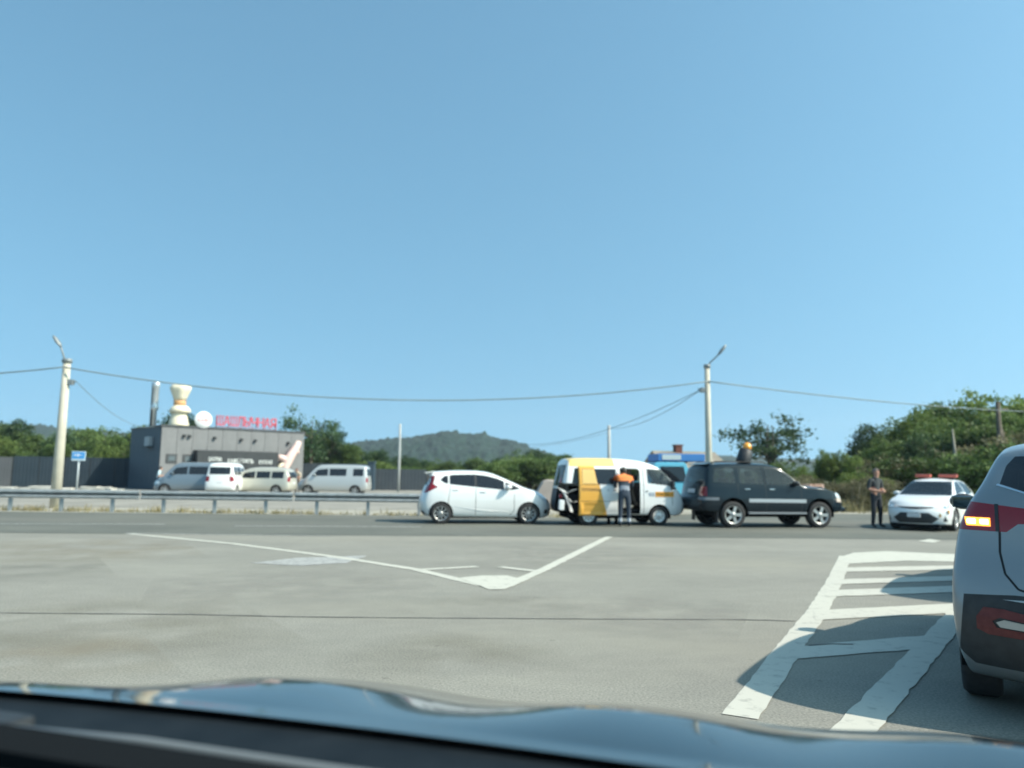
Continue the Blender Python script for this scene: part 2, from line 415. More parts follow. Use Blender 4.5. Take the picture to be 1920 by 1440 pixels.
WHEELS = {}
def wheel_meshes(r, w, style):
    key = (r, w, style)
    if key in WHEELS: return WHEELS[key]
    rr = r * (0.66 if style != 'steel' else 0.60)
    bm = bmesh.new()
    lathe(bm, [(rr, -w * .42), (r * .93, -w * .5), (r, -w * .36), (r * 1.003, 0), (r, w * .36), (r * .93, w * .5), (rr, w * .42), (rr * .97, 0), (rr, -w * .42)], 36, 'Y', None, False)
    t = bpy.data.meshes.new('tyre'); bm.to_mesh(t); bm.free(); t.materials.append(RUBBER)
    bm = bmesh.new(); s = -1
    if style == 'steel':
        lathe(bm, [(rr * 1.02, -w * .46), (rr * .95, -w * .40), (rr * .80, -w * .28), (rr * .55, -w * .36), (rr * .30, -w * .36), (rr * .26, -w * .48), (0.012, -w * .50)], 28, 'Y', None, False)
        for k in range(8):
            a = 2 * pi * k / 8; M = Matrix.Rotation(a, 4, 'Y') @ Matrix.Translation((rr * .68, -w * .325, 0))
            v = box(bm, (-.016, -.006, -.016), (.016, .006, .016), M)
            for f in {f for q in v for f in q.link_faces}: f.material_index = 1
    else:
        ns = {'five': 5, 'multi': 9, 'star': 5}[style]
        lathe(bm, [(rr * 1.03, -w * .47), (rr * .93, -w * .45), (rr * .90, -w * .20), (rr * .9, w * .2)], 32, 'Y', None, False)
        for k in range(ns):
            a = 2 * pi * k / ns; hw = rr * (0.17 if style != 'multi' else 0.075)
            M = Matrix.Rotation(a, 4, 'Y')
            v = box(bm, (rr * .12, -w * .46, -hw), (rr * .97, -w * .36, hw), M)
            for q in v:
                if hypot(q.co.x, q.co.z) > rr * .6: q.co = Vector((q.co.x, q.co.y, q.co.z))
        lathe(bm, [(rr * .30, -w * .34), (rr * .28, -w * .49), (rr * .1, -w * .52), (0.01, -w * .52)], 16, 'Y')
        v = bmesh.ops.create_circle(bm, cap_ends=True, radius=rr * .9, segments=28, matrix=Matrix.Translation((0, -w * .12, 0)) @ Matrix.Rotation(pi / 2, 4, 'X'))['verts']
        for f in {f for q in v for f in q.link_faces}: f.material_index = 1
    m = bpy.data.meshes.new('rim'); bm.to_mesh(m); bm.free(); m.materials.append(STEELW if style == 'steel' else ALLOY); m.materials.append(VOID)
    WHEELS[key] = (t, m); return WHEELS[key]
def add_wheels(root, xs, track, r, w, style, steer=0.0):
    for i, x in enumerate(xs):
        for s in (-1, 1):
            t, m = wheel_meshes(r, w, style)
            o = link('wheel', t, None, root); o.location = (x, s * track, r)
            o.rotation_euler = (0, 0, (pi if s > 0 else 0) + (steer if i == 1 else 0))
            k = link('rim', m, None, o)
def arches(bm, root, xs, half, r, z):
    for x in xs:
        for s in (-1, 1):
            fs = cut(bm, circ(x, z, r), 'y', s, 0.05)
            bmesh.ops.delete(bm, geom=fs, context='FACES')
    for x in xs:
        for s in (-1, 1):
            wb = bmesh.new(); n = 14; pr = []
            for k in range(n + 1):
                a = pi * (-0.08 + 1.16 * k / n)
                pr.append((x + r * cos(a), z + r * sin(a)))
            A = [wb.verts.new((p[0], s * half * 0.965, p[1])) for p in pr]; Bv = [wb.verts.new((p[0], s * half * 0.35, p[1])) for p in pr]
            for k in range(n): wb.faces.new((A[k], A[k + 1], Bv[k + 1], Bv[k]))
            wb.faces.new(Bv)
            obj('wheel_well', wb, VOID, root)
def seats(root, xs, half, z0=0.55, h=0.62):
    for x in xs:
        for s in (-1, 1):
            bm = bmesh.new(); y = s * half * 0.44
            M = Matrix.Translation((x, y, z0)) @ Matrix.Rotation(-0.22, 4, 'Y')
            box(bm, (-.06, -.23, 0), (.07, .23, h), M, 0.035)
            box(bm, (-.05, -.12, h + .05), (.05, .12, h + .22), M, 0.03)
            box(bm, (0, -.24, -.12), (.48, .24, .04), Matrix.Translation((x, y, z0)), 0.04)
            obj('seat', bm, SEATM, root)
def cabin_floor(root, x0, x1, half, z):
    bm = bmesh.new(); box(bm, (x0, -half * .86, z - .25), (x1, half * .86, z)); obj('cabin_floor', bm, VOID, root)
def side_mirror(root, x, y, z, mat, s, size=(0.10, 0.20, 0.14)):
    bm = bmesh.new()
    bmesh.ops.create_icosphere(bm, subdivisions=3, radius=1.0, matrix=Matrix.Translation((x, y + s * size[1] * .55, z)) @ Matrix.Diagonal((size[0], size[1] * .55, size[2] * .5, 1)))
    for f in bm.faces: f.smooth = True
    o = obj('mirror', bm, mat, root)
    b2 = bmesh.new(); tube(b2, [(x + .03, y - s * .05, z - .04), (x, y + s * .08, z - .02)], 0.022, 6); obj('mirror_stalk', b2, BLACKP, o)
    b3 = bmesh.new(); box(b3, (x - size[0] * 1.0 - .004, y + s * .03, z - size[2] * .36), (x - size[0] * .72, y + s * (size[1] * .98), z + size[2] * .36), None, .01); obj('mirror_glass', b3, MIRG, o)
def handle(root, x, y, z, mat, s, L=0.16):
    bm = bmesh.new(); box(bm, (x - L / 2, y - .012 + s * .012, z - .014), (x + L / 2, y + .012 + s * .018, z + .014), None, .006); return obj('door_handle', bm, mat, root)
def surf_y(bm_tree, x, z, s):
    h = bm_tree.ray_cast(Vector((x, s * 3, z)), Vector((0, -s, 0)))
    return h[0].y if h[0] is not None else s * 0.8
def seam_poly(bm, pts, w, axis, sign, mats_idx, closed=False, extra=None):
    n = len(pts)
    for i in range(n if closed else n - 1):
        fs = cut(bm, strip(pts[i], pts[(i + 1) % n], w), axis, sign, 0.12, extra)
        for f in fs: f.material_index = mats_idx

# ---- generic side-windowed car: windows / doors given as outlines seen from the side
def build_car(spec):
    root = empty(spec['name'], spec['loc'], spec['rz'], spec['label'], spec['cat'], spec.get('group'))
    half = spec['half']
    bm = body_shell(spec['rear'], spec['top'], spec['front'], spec['bot'], half, spec['ztab'], spec['xtab'], spec.get('bow', (.12, .2)), spec.get('crown', .05), spec.get('N', (60, 18, 18)), spec.get('smooth', 3))
    tree = BVHTree.FromBMesh(bm)
    arches(bm, root, spec['wx'], half, spec['arch'], spec.get('archz', spec['wr']))
    for s in (-1, 1):
        for (nm, m, poly) in spec.get('side', []):
            if nm in ('tail_light', 'headlight', 'indicator', 'rear_moulding'): fs = cut(bm, poly, 'y', s, -0.25, lambda f, s=s: f.calc_center_median().y * s > half * .62)
            else: fs = cut(bm, poly, 'y', s, 0.10)
            take(bm, fs, nm, m, root)
        for pts in spec.get('seams', []):
            seam_poly(bm, pts, spec.get('seamw', 0.014), 'y', s, 1)
    for (nm, m, poly) in spec.get('rearcut', []):
        take(bm, cut(bm, poly, 'x', -1, 0.12), nm, m, root)
    for (nm, m, poly) in spec.get('frontcut', []):
        take(bm, cut(bm, poly, 'x', 1, 0.12), nm, m, root)
    for s in (-1, 1):
        for (nm, m, poly) in spec.get('doors', []):
            d = take(bm, cut(bm, poly, 'y', s, 0.10), nm, m, root)
            if d is not None:
                cx = sum(p[0] for p in poly) / len(poly); hx = spec.get('hx', {}).get(nm)
        for (x, z) in spec.get('handles', []):
            handle(root, x, surf_y(tree, x, z, s), z, spec['paint'] if spec.get('bodyhandle', True) else CHROME, s)
    obj('body', bm, [spec['paint'], DARKTRIM], root)
    if 'mirror' in spec:
        x, z = spec['mirror']
        for s in (-1, 1): side_mirror(root, x, surf_y(tree, x, z, s), z, spec.get('mmat', spec['paint']), s)
    add_wheels(root, spec['wx'], half - spec['ww'] * .5 - .02, spec['wr'], spec['ww'], spec['style'], spec.get('steer', 0))
    if spec.get('seats'): seats(root, spec['seats'], half, spec.get('seatz', .55)); cabin_floor(root, spec['seats'][-1] - .4, spec['seats'][0] + 1.0, half, spec.get('seatz', .55) - .1)
    return root, tree

WHITE = paint('white_paint', (0.80, 0.81, 0.80), 0.30, amount=0.30)
WHITE2 = paint('pearl_white_paint', (0.82, 0.81, 0.77), 0.30, amount=0.30)
NAVY = paint('dark_green_black_paint', (0.007, 0.015, 0.022), 0.18, 0.0, amount=0.03, coat=0.45, spec=0.15)
SILVER = paint('silver_paint', (0.25, 0.272, 0.285), 0.36, 0.5, amount=0.5, dirt=(0.22, 0.215, 0.20))
SILVER2 = paint('pale_silver_paint', (0.52, 0.53, 0.52), 0.32, 0.35)
GREYV = paint('blue_grey_paint', (0.19, 0.24, 0.28), 0.32, 0.35)
BEIGE = paint('champagne_paint', (0.56, 0.54, 0.46), 0.32, 0.30)
YELLOW = paint('orange_yellow_paint', (0.78, 0.40, 0.06), 0.4, amount=0.15)
PALEY = paint('pale_yellow_film', (0.80, 0.60, 0.20), 0.4, amount=0.1)
CYAN = paint('light_blue_truck_paint', (0.14, 0.50, 0.66), 0.4)
BLUEP = plain('blue_board', (0.05, 0.20, 0.50), 0.45)

# ---------------- white hatchback seen from its side
def hatchback():
    win = [(.60, 1.255), (.72, 1.365), (1.0, 1.41), (1.62, 1.425), (1.94, 1.395), (2.26, 1.315), (2.50, 1.215), (2.94, 1.035), (2.72, .985), (2.39, .99), (1.64, 1.06), (.89, 1.13), (.72, 1.17)]
    def clip(poly, x0, x1):
        def side(P, f, keep):
            out = []
            for i in range(len(P)):
                a, b = P[i], P[(i + 1) % len(P)]
                ia, ib = keep(a), keep(b)
                if ia: out.append(a)
                if ia != ib:
                    t = (f - a[0]) / (b[0] - a[0]); out.append((f, a[1] + (b[1] - a[1]) * t))
            return out
        P = side(poly, x0, lambda p: p[0] >= x0)
        return side(P, x1, lambda p: p[0] <= x1)
    a = radians(3)
    spec = dict(name='hatchback_car', loc=(-2.74, 22.80, 0), rz=radians(8.0), label='white five-door hatchback stopped against the rear of the yellow and white van', cat='car',
        half=.85, paint=WHITE, bow=(.14, .26), crown=.04,
        rear=[(.14, .22), (.03, .40), (.0, .62), (.06, .84), (.15, 1.05), (.26, 1.28), (.20, 1.45)],
        top=[(.20, 1.45), (.42, 1.50), (.9, 1.535), (1.4, 1.545), (1.83, 1.53), (2.18, 1.46), (2.53, 1.325), (2.9, 1.165), (3.22, 1.03), (3.47, .97), (3.70, .86)],
        front=[(3.74, .17), (3.91, .22), (3.96, .42), (3.92, .64), (3.70, .86)],
        bot=[(.14, .22), (.5, .20), (3.3, .18), (3.74, .17)],
        ztab=[(.15, .90), (.4, .99), (.7, 1.0), (.95, .975), (1.1, .93), (1.3, .82), (1.45, .70), (1.55, .66)],
        xtab=[(0, .90), (.25, .96), (.7, 1), (3.1, 1), (3.5, .95), (3.8, .86), (3.96, .78)],
        wx=(.64, 3.19), wr=.305, arch=.345, ww=.19, style='multi',
        side=[('window', PRIV, clip(win, .5, .83)), ('window', PRIV, clip(win, .87, 1.60)), ('pillar_trim', BLACKP, clip(win, 1.60, 1.66)), ('window', PRIV, clip(win, 1.66, 2.46)), ('window', TINT, clip(win, 2.50, 3.0)),
              ('tail_light', REDL, [(-.02, .90), (.20, .88), (.54, 1.05), (.40, 1.14), (.46, 1.37), (.10, 1.38)]),
              ('headlight', CLEARL, [(3.50, .80), (3.62, .70), (3.90, .62), (3.88, .72), (3.70, .86), (3.55, .88)])],
        doors=[('door', WHITE, [(.97, .30), (.86, .62), (.92, 1.09), (1.62, 1.035), (1.62, .27)]), ('door', WHITE, [(1.645, .27), (1.645, 1.03), (2.52, .955), (2.74, .86), (2.74, .40), (2.62, .27)])],
        seams=[[(.95, .30), (.84, .62), (.90, 1.1)], [(1.632, .26), (1.632, 1.04)], [(2.76, .86), (2.76, .40), (2.63, .26)]],
        rearcut=[('rear_window', PRIV, [(-.50, 1.10), (.50, 1.10), (.44, 1.40), (-.44, 1.40)]), ('license_plate', PLATE, rect(-.17, .17, .72, .84)), ('bumper_insert', BLACKP, rect(-.6, .6, .25, .36))],
        frontcut=[('windshield', TINT, [(-.62, 1.05), (.62, 1.05), (.52, 1.42), (-.52, 1.42)]), ('grille', BLACKP, [(-.5, .62), (.5, .62), (.44, .72), (-.44, .72)]), ('air_intake', BLACKP, rect(-.45, .45, .26, .44)), ('license_plate', PLATE, rect(-.17, .17, .46, .56)),
                  ('fog_lamp', BLACKP, rect(.52, .66, .30, .42)), ('fog_lamp', BLACKP, rect(-.66, -.52, .30, .42))],
        handles=[(1.05, .98), (1.85, .93)], mirror=(2.58, 1.07), seats=(2.0, 1.1))
    root, tree = build_car(spec)
    bm = bmesh.new()                                   # roof spoiler
    prism(bm, [(.10, 1.455), (.16, 1.475), (.40, 1.512), (.40, 1.48), (.14, 1.445)], (0, 1.06, 0), (0.04, -.53, 0)); obj('spoiler', bm, WHITE, root)
    bm = bmesh.new(); box(bm, (.8, -.55, .16), (3.0, .55, .24)); obj('underbody', bm, VOID, root)
    for s in (-1, 1):                                  # character crease along the doors
        bm = bmesh.new(); ys = [surf_y(tree, x, z, s) for x, z in ((1.0, .50), (1.7, .40), (2.6, .36))]
        tube(bm, [(x, y, z) for (x, z), y in zip(((1.0, .50), (1.7, .40), (2.6, .36)), ys)], [.004, .012, .006], 6); obj('door_crease', bm, WHITE, root)
    return root
hatchback()

# ---------------- yellow and white van with the sliding door pushed back
def service_van():
    root = empty('service_van', (1.28, 22.80, 0), radians(9), 'white van with yellow sliding door pushed back and crushed rear corner', 'van')
    half = .84
    bm = body_shell([(.06, .36), (.0, .5), (.02, .75), (.08, 1.1), (.14, 1.45), (.20, 1.80)],
        [(.20, 1.80), (.32, 1.93), (.8, 1.965), (1.6, 1.965), (2.2, 1.935), (2.66, 1.865), (3.06, 1.70), (3.45, 1.36), (3.77, 1.02)],
        [(3.66, .30), (3.90, .36), (3.95, .60), (3.90, .84), (3.77, 1.02)],
        [(.06, .36), (.5, .32), (3.2, .30), (3.66, .30)], half,
        [(.28, .93), (.5, 1.0), (.9, 1.0), (1.2, .985), (1.6, .90), (1.8, .82), (1.97, .74)],
        [(0, .95), (.2, .985), (.5, 1), (3.2, 1), (3.6, .96), (3.95, .86)], (.06, .22), .05, (60, 18, 22), 2)
    tree = BVHTree.FromBMesh(bm)
    arches(bm, root, (.86, 2.98), half, .335, .29)
    # near side (s = -1): open doorway, rear quarter torn open
    fs = cut(bm, [(1.74, .34), (2.40, .34), (2.40, 1.58), (2.34, 1.65), (1.78, 1.66), (1.74, 1.60)], 'y', -1, .1); bmesh.ops.delete(bm, geom=fs, context='FACES')
    fs = cut(bm, [(.36, 1.20), (1.70, 1.20), (1.70, 1.64), (.45, 1.64)], 'y', -1, .1); take(bm, fs, 'window', TINT, root)
    fs = cut(bm, [(-.1, .30), (.62, .30), (.62, 1.21), (-.1, 1.21)], 'y', -1, .02); bmesh.ops.delete(bm, geom=fs, context='FACES')
    wf = [(2.62, 1.645), (3.05, 1.63), (3.16, 1.56), (3.56, 1.06), (3.40, 1.06), (3.30, 1.16), (2.63, 1.23)]
    for s in (-1, 1):
        take(bm, cut(bm, wf, 'y', s, .1), 'window', CLEARG, root)
        take(bm, cut(bm, [(2.52, .42), (2.52, 1.22), (3.22, 1.14), (3.30, 1.02), (3.36, .66), (3.28, .60), (2.66, .60), (2.60, .42)], 'y', s, .1), 'door', WHITE, root)
        seam_poly(bm, [(2.505, .36), (2.505, 1.70)], .016, 'y', s, 1); seam_poly(bm, [(3.385, .60), (3.385, 1.05)], .016, 'y', s, 1)
    take(bm, cut(bm, [(1.0, 1.20), (1.70, 1.20), (1.70, 1.64), (1.0, 1.64)], 'y', 1, .1), 'window', CLEARG, root)
    take(bm, cut(bm, [(1.80, 1.20), (2.36, 1.20), (2.36, 1.64), (1.80, 1.64)], 'y', 1, .1), 'window', CLEARG, root)
    take(bm, cut(bm, [(.30, 1.20), (.92, 1.20), (.92, 1.62), (.36, 1.62)], 'y', 1, .1), 'window', CLEARG, root)
    # roof band in pale yellow
    take(bm, cut(bm, [(.30, 1.69), (1.66, 1.69), (1.62, 2.1), (.30, 2.1)], 'y', -1, .03), 'roof_film', PALEY, root)
    take(bm, cut(bm, [(.30, -.72), (1.63, -.72), (1.63, .72), (.30, .72)], 'z', 1, .5), 'roof_film', PALEY, root)
    # front and rear faces
    take(bm, cut(bm, [(-.66, 1.06), (.66, 1.06), (.56, 1.68), (-.56, 1.68)], 'x', 1, .12), 'windshield', CLEARG, root)
    take(bm, cut(bm, rect(-.70, .70, .34, .56), 'x', 1, .12), 'bumper', plain('grey_bumper', (.30, .34, .38), .5), root)
    for s in (-1, 1): take(bm, cut(bm, rect(min(s * .42, s * .70), max(s * .42, s * .70), .68, .82), 'x', 1, .12), 'headlight', CLEARL, root)
    take(bm, cut(bm, rect(-.62, .62, 1.12, 1.74), 'x', -1, .12), 'rear_window', PRIV, root)
    take(bm, cut(bm, rect(-.6, .84, .30, 1.05), 'x', -1, .02), 'crushed_tailgate', plain('bent_dark_metal', (.06, .065, .075), .6), root)
    obj('body', bm, [WHITE, DARKTRIM], root)
    # interior
    b = bmesh.new(); box(b, (.1, -.74, .40), (3.5, .74, .46)); box(b, (.12, -.74, .46), (.62, -.30, .9)); obj('cabin_floor', b, VOID, root)
    b = bmesh.new(); box(b, (.62, -.66, .46), (.66, .76, 1.12)); obj('load_partition', b, VOID, root)
    seats(root, (2.55,), half, .66, .60)
    # sliding door: a curved panel standing proud of the flank
    yb = -half - .055
    def door_pt(x, z):
        y = surf_y(tree, min(max(x, .9), 1.7), z, -1)
        return Vector((x, y - .06, z))
    split = lambda z: 1.02 + (1.70 - z) / 1.40 * .37
    # the door is one thing with the van; its coloured half carries the label
    b = bmesh.new(); tube(b, [(.60, yb + .02, 1.16), (1.72, yb + .02, 1.16)], .015, 6); obj('door_rail', b, BLACKP, root)
    d_b = bmesh.new(); rows = []
    for k in range(25):
        z = .30 + 1.40 * k / 24; row = []
        for i in range(25):
            x = .55 + 1.23 * i / 24; row.append(d_b.verts.new(door_pt(x, z)))
        rows.append(row)
    for k in range(24):
        for i in range(24): d_b.faces.new((rows[k][i], rows[k][i + 1], rows[k + 1][i + 1], rows[k + 1][i]))
    d_b.normal_update()
    if d_b.faces[:][0].normal.y > 0: bmesh.ops.reverse_faces(d_b, faces=d_b.faces)
    d_b.normal_update()
    for f in d_b.faces: f.smooth = True
    glassf = cut(d_b, [(1.10, 1.18), (1.66, 1.18), (1.66, 1.62), (1.02, 1.62)], 'y', -1, .1)
    pane = take(d_b, glassf, 'door_window', PRIV, None, -.008)
    film = cut(d_b, [(.66, 1.20), (1.10, 1.20), (1.00, 1.62), (.66, 1.62)], 'y', -1, .1)
    for f in film: f.material_index = 2
    wh = cut(d_b, [(split(.25), .25), (1.85, .25), (1.85, 1.75), (split(1.75), 1.75)], 'y', -1, .1)
    for f in wh: f.material_index = 1
    lowp = cut(d_b, [(.66, .38), (1.28, .38), (1.24, .62), (.66, .62)], 'y', -1, .1)
    for f in lowp:
        for v in f.verts: v.co.y += .006
    seam_poly(d_b, [(.56, .70), (1.77, .70)], .012, 'y', -1, 3); seam_poly(d_b, [(.66, 1.19), (1.10, 1.19)], .014, 'y', -1, 3)
    seam_poly(d_b, [(.655, 1.20), (.655, 1.62), (1.0, 1.62)], .012, 'y', -1, 3)
    bmesh.ops.solidify(d_b, geom=d_b.faces[:], thickness=.03)
    door = obj('sliding_door', d_b, [YELLOW, WHITE, plain('yellow_window_film', (.78, .52, .18), .35), DARKTRIM], root)
    door['label'] = 'sliding door, orange-yellow on its rear half and white in front'
    pane.parent = door
    handle(door, 1.62, door_pt(1.6, 1.02).y, 1.02, BLACKP, -1, .09)
    b = bmesh.new(); lathe(b, [(.035, -.01), (.035, .01)], 14, 'Y', Matrix.Translation((1.42, door_pt(1.4, 1.02).y, 1.02))); obj('fuel_flap', b, plain('flap_grey', (.55, .56, .56), .5), door)
    DK = plain('dark_lettering', (.34, .20, .06), .6)
    text_obj('lettering', 'ТЕХПОМОЩЬ', .115, .002, DK, door, (.92, door_pt(.92, 1.03).y - .008, 1.03), (pi / 2, 0, 0), .78)
    # lettering bar on the front door
    yb2 = surf_y(tree, 3.0, .92, -1) - .006
    b = bmesh.new(); box(b, (2.86, yb2 - .004, .84), (3.42, yb2 + .03, .985)); bar = obj('sign_bar', b, plain('orange_sticker', (.80, .36, .03), .5), root)
    text_obj('lettering', 'ПОМОЩЬ 24', .105, .002, plain('brown_lettering', (.16, .10, .05), .6), bar, (3.14, yb2 - .008, .91), (pi / 2, 0, 0), .80)
    b = bmesh.new()
    for x in (2.70, 2.79):
        prism(b, [(x - .035, .86), (x + .035, .86), (x + .035, .97), (x - .035, .97)], (0, -.004, 0), (0, yb2, 0))
        prism(b, [(x - .018, .885), (x + .018, .885), (x + .018, .945), (x - .018, .945)], (0, -.003, 0), (0, yb2 - .0045, 0))
    obj('logo', b, plain('logo_grey', (.42, .46, .52), .5), root)
    handle(root, 2.60, surf_y(tree, 2.6, 1.0, -1), 1.0, BLACKP, -1, .06)
    for s in (-1, 1):
        b = bmesh.new(); y = surf_y(tree, 3.40, 1.12, s)
        box(b, (3.34, min(y + s * .02, y + s * .16), 1.05), (3.42, max(y + s * .02, y + s * .16), 1.30), None, .03); mo = obj('mirror', b, BLACKP, root)
        b = bmesh.new(); tube(b, [(3.40, y - s * .03, 1.10), (3.38, y + s * .06, 1.14)], .014, 6); obj('mirror_arm', b, BLACKP, mo)
    # bent and torn white sheet metal at the rear corner
    def bent(pts, w, nm='torn_panel'):
        b = bmesh.new()
        rows = []
        for p in pts:
            p = Vector(p); rows.append([b.verts.new(p + Vector((-w, -.012, w * .25))), b.verts.new(p + Vector((-w * .3, -.045, w * .1))), b.verts.new(p + Vector((w * .5, -.02, -w * .1))), b.verts.new(p + Vector((w, .02, -w * .3)))])
        for r0, r1 in zip(rows, rows[1:]):
            for i in range(3): f = b.faces.new((r0[i], r0[i + 1], r1[i + 1], r1[i])); f.smooth = True
        bmesh.ops.solidify(b, geom=b.faces[:], thickness=.012); obj(nm, b, WHITE, root)
    Y = -half
    bent([(.05, Y, 1.02), (.10, Y - .03, .96), (.16, Y - .02, .86), (.22, Y, .74), (.30, Y, .55), (.36, Y + .02, .38)], .055)
    bent([(.02, Y, 1.05), (.08, Y - .04, 1.0), (.16, Y - .04, .93)], .10)
    bent([(.20, Y, .93), (.36, Y - .01, 1.0), (.52, Y, 1.05)], .04)
    bent([(.24, Y, .78), (.36, Y - .02, .66), (.50, Y, .70)], .05)
    b = bmesh.new(); box(b, (-.06, -.86, .44), (.10, -.70, .74), Matrix.Rotation(.06, 4, 'Y'), .04); obj('bumper_end', b, WHITE, root)
    b = bmesh.new(); box(b, (-.02, -.85, .79), (.07, -.77, .90), None, .015); obj('tail_light', b, REDL, root)
    b = bmesh.new(); box(b, (.30, -.6, .20), (3.4, .6, .32)); obj('underbody', b, VOID, root)
    for x in (1.55, 1.78):
        b = bmesh.new(); box(b, (x, -.4, .02), (x + .07, -.3, .34)); obj('mud_flap', b, VOID, root)
    add_wheels(root, (.86, 2.98), half - .13, .285, .17, 'steel')
    return root
service_van()

# ---------------- dark off-roader with an amber beacon on its roof
def offroader():
    q = dict(name='offroad_car', loc=(5.22, 22.6, 0), rz=radians(10), label='dark green-black off-road wagon with silver side moulding in front of the van', cat='car',
        half=.95, paint=NAVY, bow=(.08, .15), crown=.05, N=(64, 18, 20), smooth=2, mmat=BLACKP,
        rear=[(.16, .46), (.02, .50), (0, .78), (.08, .92), (.14, 1.25), (.22, 1.66)],
        top=[(.22, 1.66), (.34, 1.80), (.8, 1.855), (1.6, 1.865), (2.2, 1.845), (2.55, 1.76), (2.9, 1.50), (3.18, 1.26), (3.5, 1.215), (3.95, 1.175), (4.30, 1.09)],
        front=[(4.40, .46), (4.60, .50), (4.62, .76), (4.52, .98), (4.30, 1.09)],
        bot=[(.16, .46), (.6, .44), (3.8, .44), (4.38, .48)],
        ztab=[(.4, .95), (.6, 1.0), (.9, 1.0), (1.15, .97), (1.25, .93), (1.5, .84), (1.75, .77), (1.87, .72)],
        xtab=[(0, .93), (.3, .98), (.7, 1), (3.7, 1), (4.2, .95), (4.6, .82)],
        wx=(.98, 3.68), wr=.375, arch=.44, archz=.42, ww=.25, style='five',
        side=[('window', CLEARG, [(.40, 1.29), (1.08, 1.27), (1.08, 1.69), (.50, 1.69)]), ('window', CLEARG, [(1.22, 1.26), (1.95, 1.25), (1.92, 1.71), (1.22, 1.70)]),
              ('window', CLEARG, [(2.05, 1.25), (2.95, 1.22), (2.62, 1.58), (2.42, 1.68), (2.05, 1.71)]),
              ('tail_light', REDL, [(-.05, .90), (.20, .90), (.22, 1.16), (-.05, 1.16)]),
              ('side_moulding', plain('silver_moulding', (.42, .45, .47), .35, .3), [(1.46, .73), (3.24, .72), (3.24, .82), (1.46, .83)]),
              ('rear_moulding', plain('grey_moulding', (.16, .18, .20), .4), [(.05, .78), (.55, .78), (.55, .86), (.05, .86)]),
              ('headlight', CLEARL, [(4.24, .90), (4.52, .80), (4.50, .92), (4.34, 1.05), (4.22, 1.04)]), ('indicator', plain('indicator_lens', (.6, .5, .42), .15, 0, .6), [(4.26, .76), (4.58, .72), (4.56, .80), (4.28, .87)])],
        doors=[('door', NAVY, [(1.16, .95), (1.16, 1.24), (1.98, 1.23), (1.98, .47), (1.50, .47), (1.44, .72)]), ('door', NAVY, [(2.01, .47), (2.01, 1.22), (2.98, 1.20), (3.08, 1.10), (3.08, .47)])],
        seams=[[(1.145, .94), (1.145, 1.25)], [(1.995, .46), (1.995, 1.75)], [(3.10, 1.12), (3.10, .46)]],
        rearcut=[('rear_window', TINT, [(-.66, 1.25), (.66, 1.25), (.58, 1.66), (-.58, 1.66)]), ('license_plate', PLATE, rect(-.26, .26, .98, 1.09)), ('bumper_trim', BLACKP, rect(-.8, .8, .50, .60))],
        frontcut=[('windshield', CLEARG, [(-.72, 1.30), (.72, 1.30), (.62, 1.72), (-.62, 1.72)]), ('grille', BLACKP, rect(-.45, .45, .82, .98)), ('license_plate', PLATE, rect(-.26, .26, .60, .71))],
        handles=[(1.42, 1.10), (2.18, 1.10)], bodyhandle=False, mirror=(2.92, 1.28), seats=(2.3, 1.45), seatz=.80)
    root, tree = build_car(q)
    for s in (-1, 1):
        bm = bmesh.new(); tube(bm, [(.5, s * .60, 1.83), (.6, s * .60, 1.885), (2.1, s * .60, 1.885), (2.22, s * .60, 1.83)], .016, 6); obj('roof_rail', bm, BLACKP, root)
        bm = bmesh.new(); box(bm, (1.42, min(s * .90, s * 1.0), .40), (3.22, max(s * .90, s * 1.0), .45), None, .012); obj('running_board', bm, plain('board_grey', (.20, .22, .24), .5), root)
        bm = bmesh.new(); box(bm, (.50, min(s * .70, s * .90), .14), (.53, max(s * .70, s * .90), .48)); obj('mud_flap', bm, BLACKP, root)
    bm = bmesh.new(); prism(bm, [(.27, 1.795), (.30, 1.815), (.50, 1.858), (.50, 1.82)], (0, 1.16, 0), (0, -.58, 0)); obj('spoiler', bm, NAVY, root)
    bm = bmesh.new(); box(bm, (.5, -.6, .30), (4.2, .6, .46)); obj('underbody', bm, VOID, root)
    bm = bmesh.new(); box(bm, (4.30, -.72, .46), (4.63, .72, .60), None, .06); obj('bumper', bm, NAVY, root)
    # amber beacon on a leaning black magnetic foot, standing on the roof
    M = Matrix(root.matrix_basis)
    b = bmesh.new(); lathe(b, [(.21, 0), (.22, .05), (.20, .36), (.13, .42)], 20, 'Z', Matrix.Rotation(.30, 4, 'Y'))
    bc = empty('roof_beacon', M @ Vector((1.62, -.30, 1.868)), radians(10), 'amber beacon on a leaning black housing on the dark wagon roof', 'beacon')
    obj('housing', b, BLACKP, bc)
    b = bmesh.new(); lathe(b, [(.125, .40), (.13, .50), (.10, .58), (.04, .62), (.008, .625)], 20, 'Z', Matrix.Rotation(.30, 4, 'Y'))
    obj('dome', b, plain('amber_dome', (.90, .36, .04), .25, 0, .5), bc)
offroader()

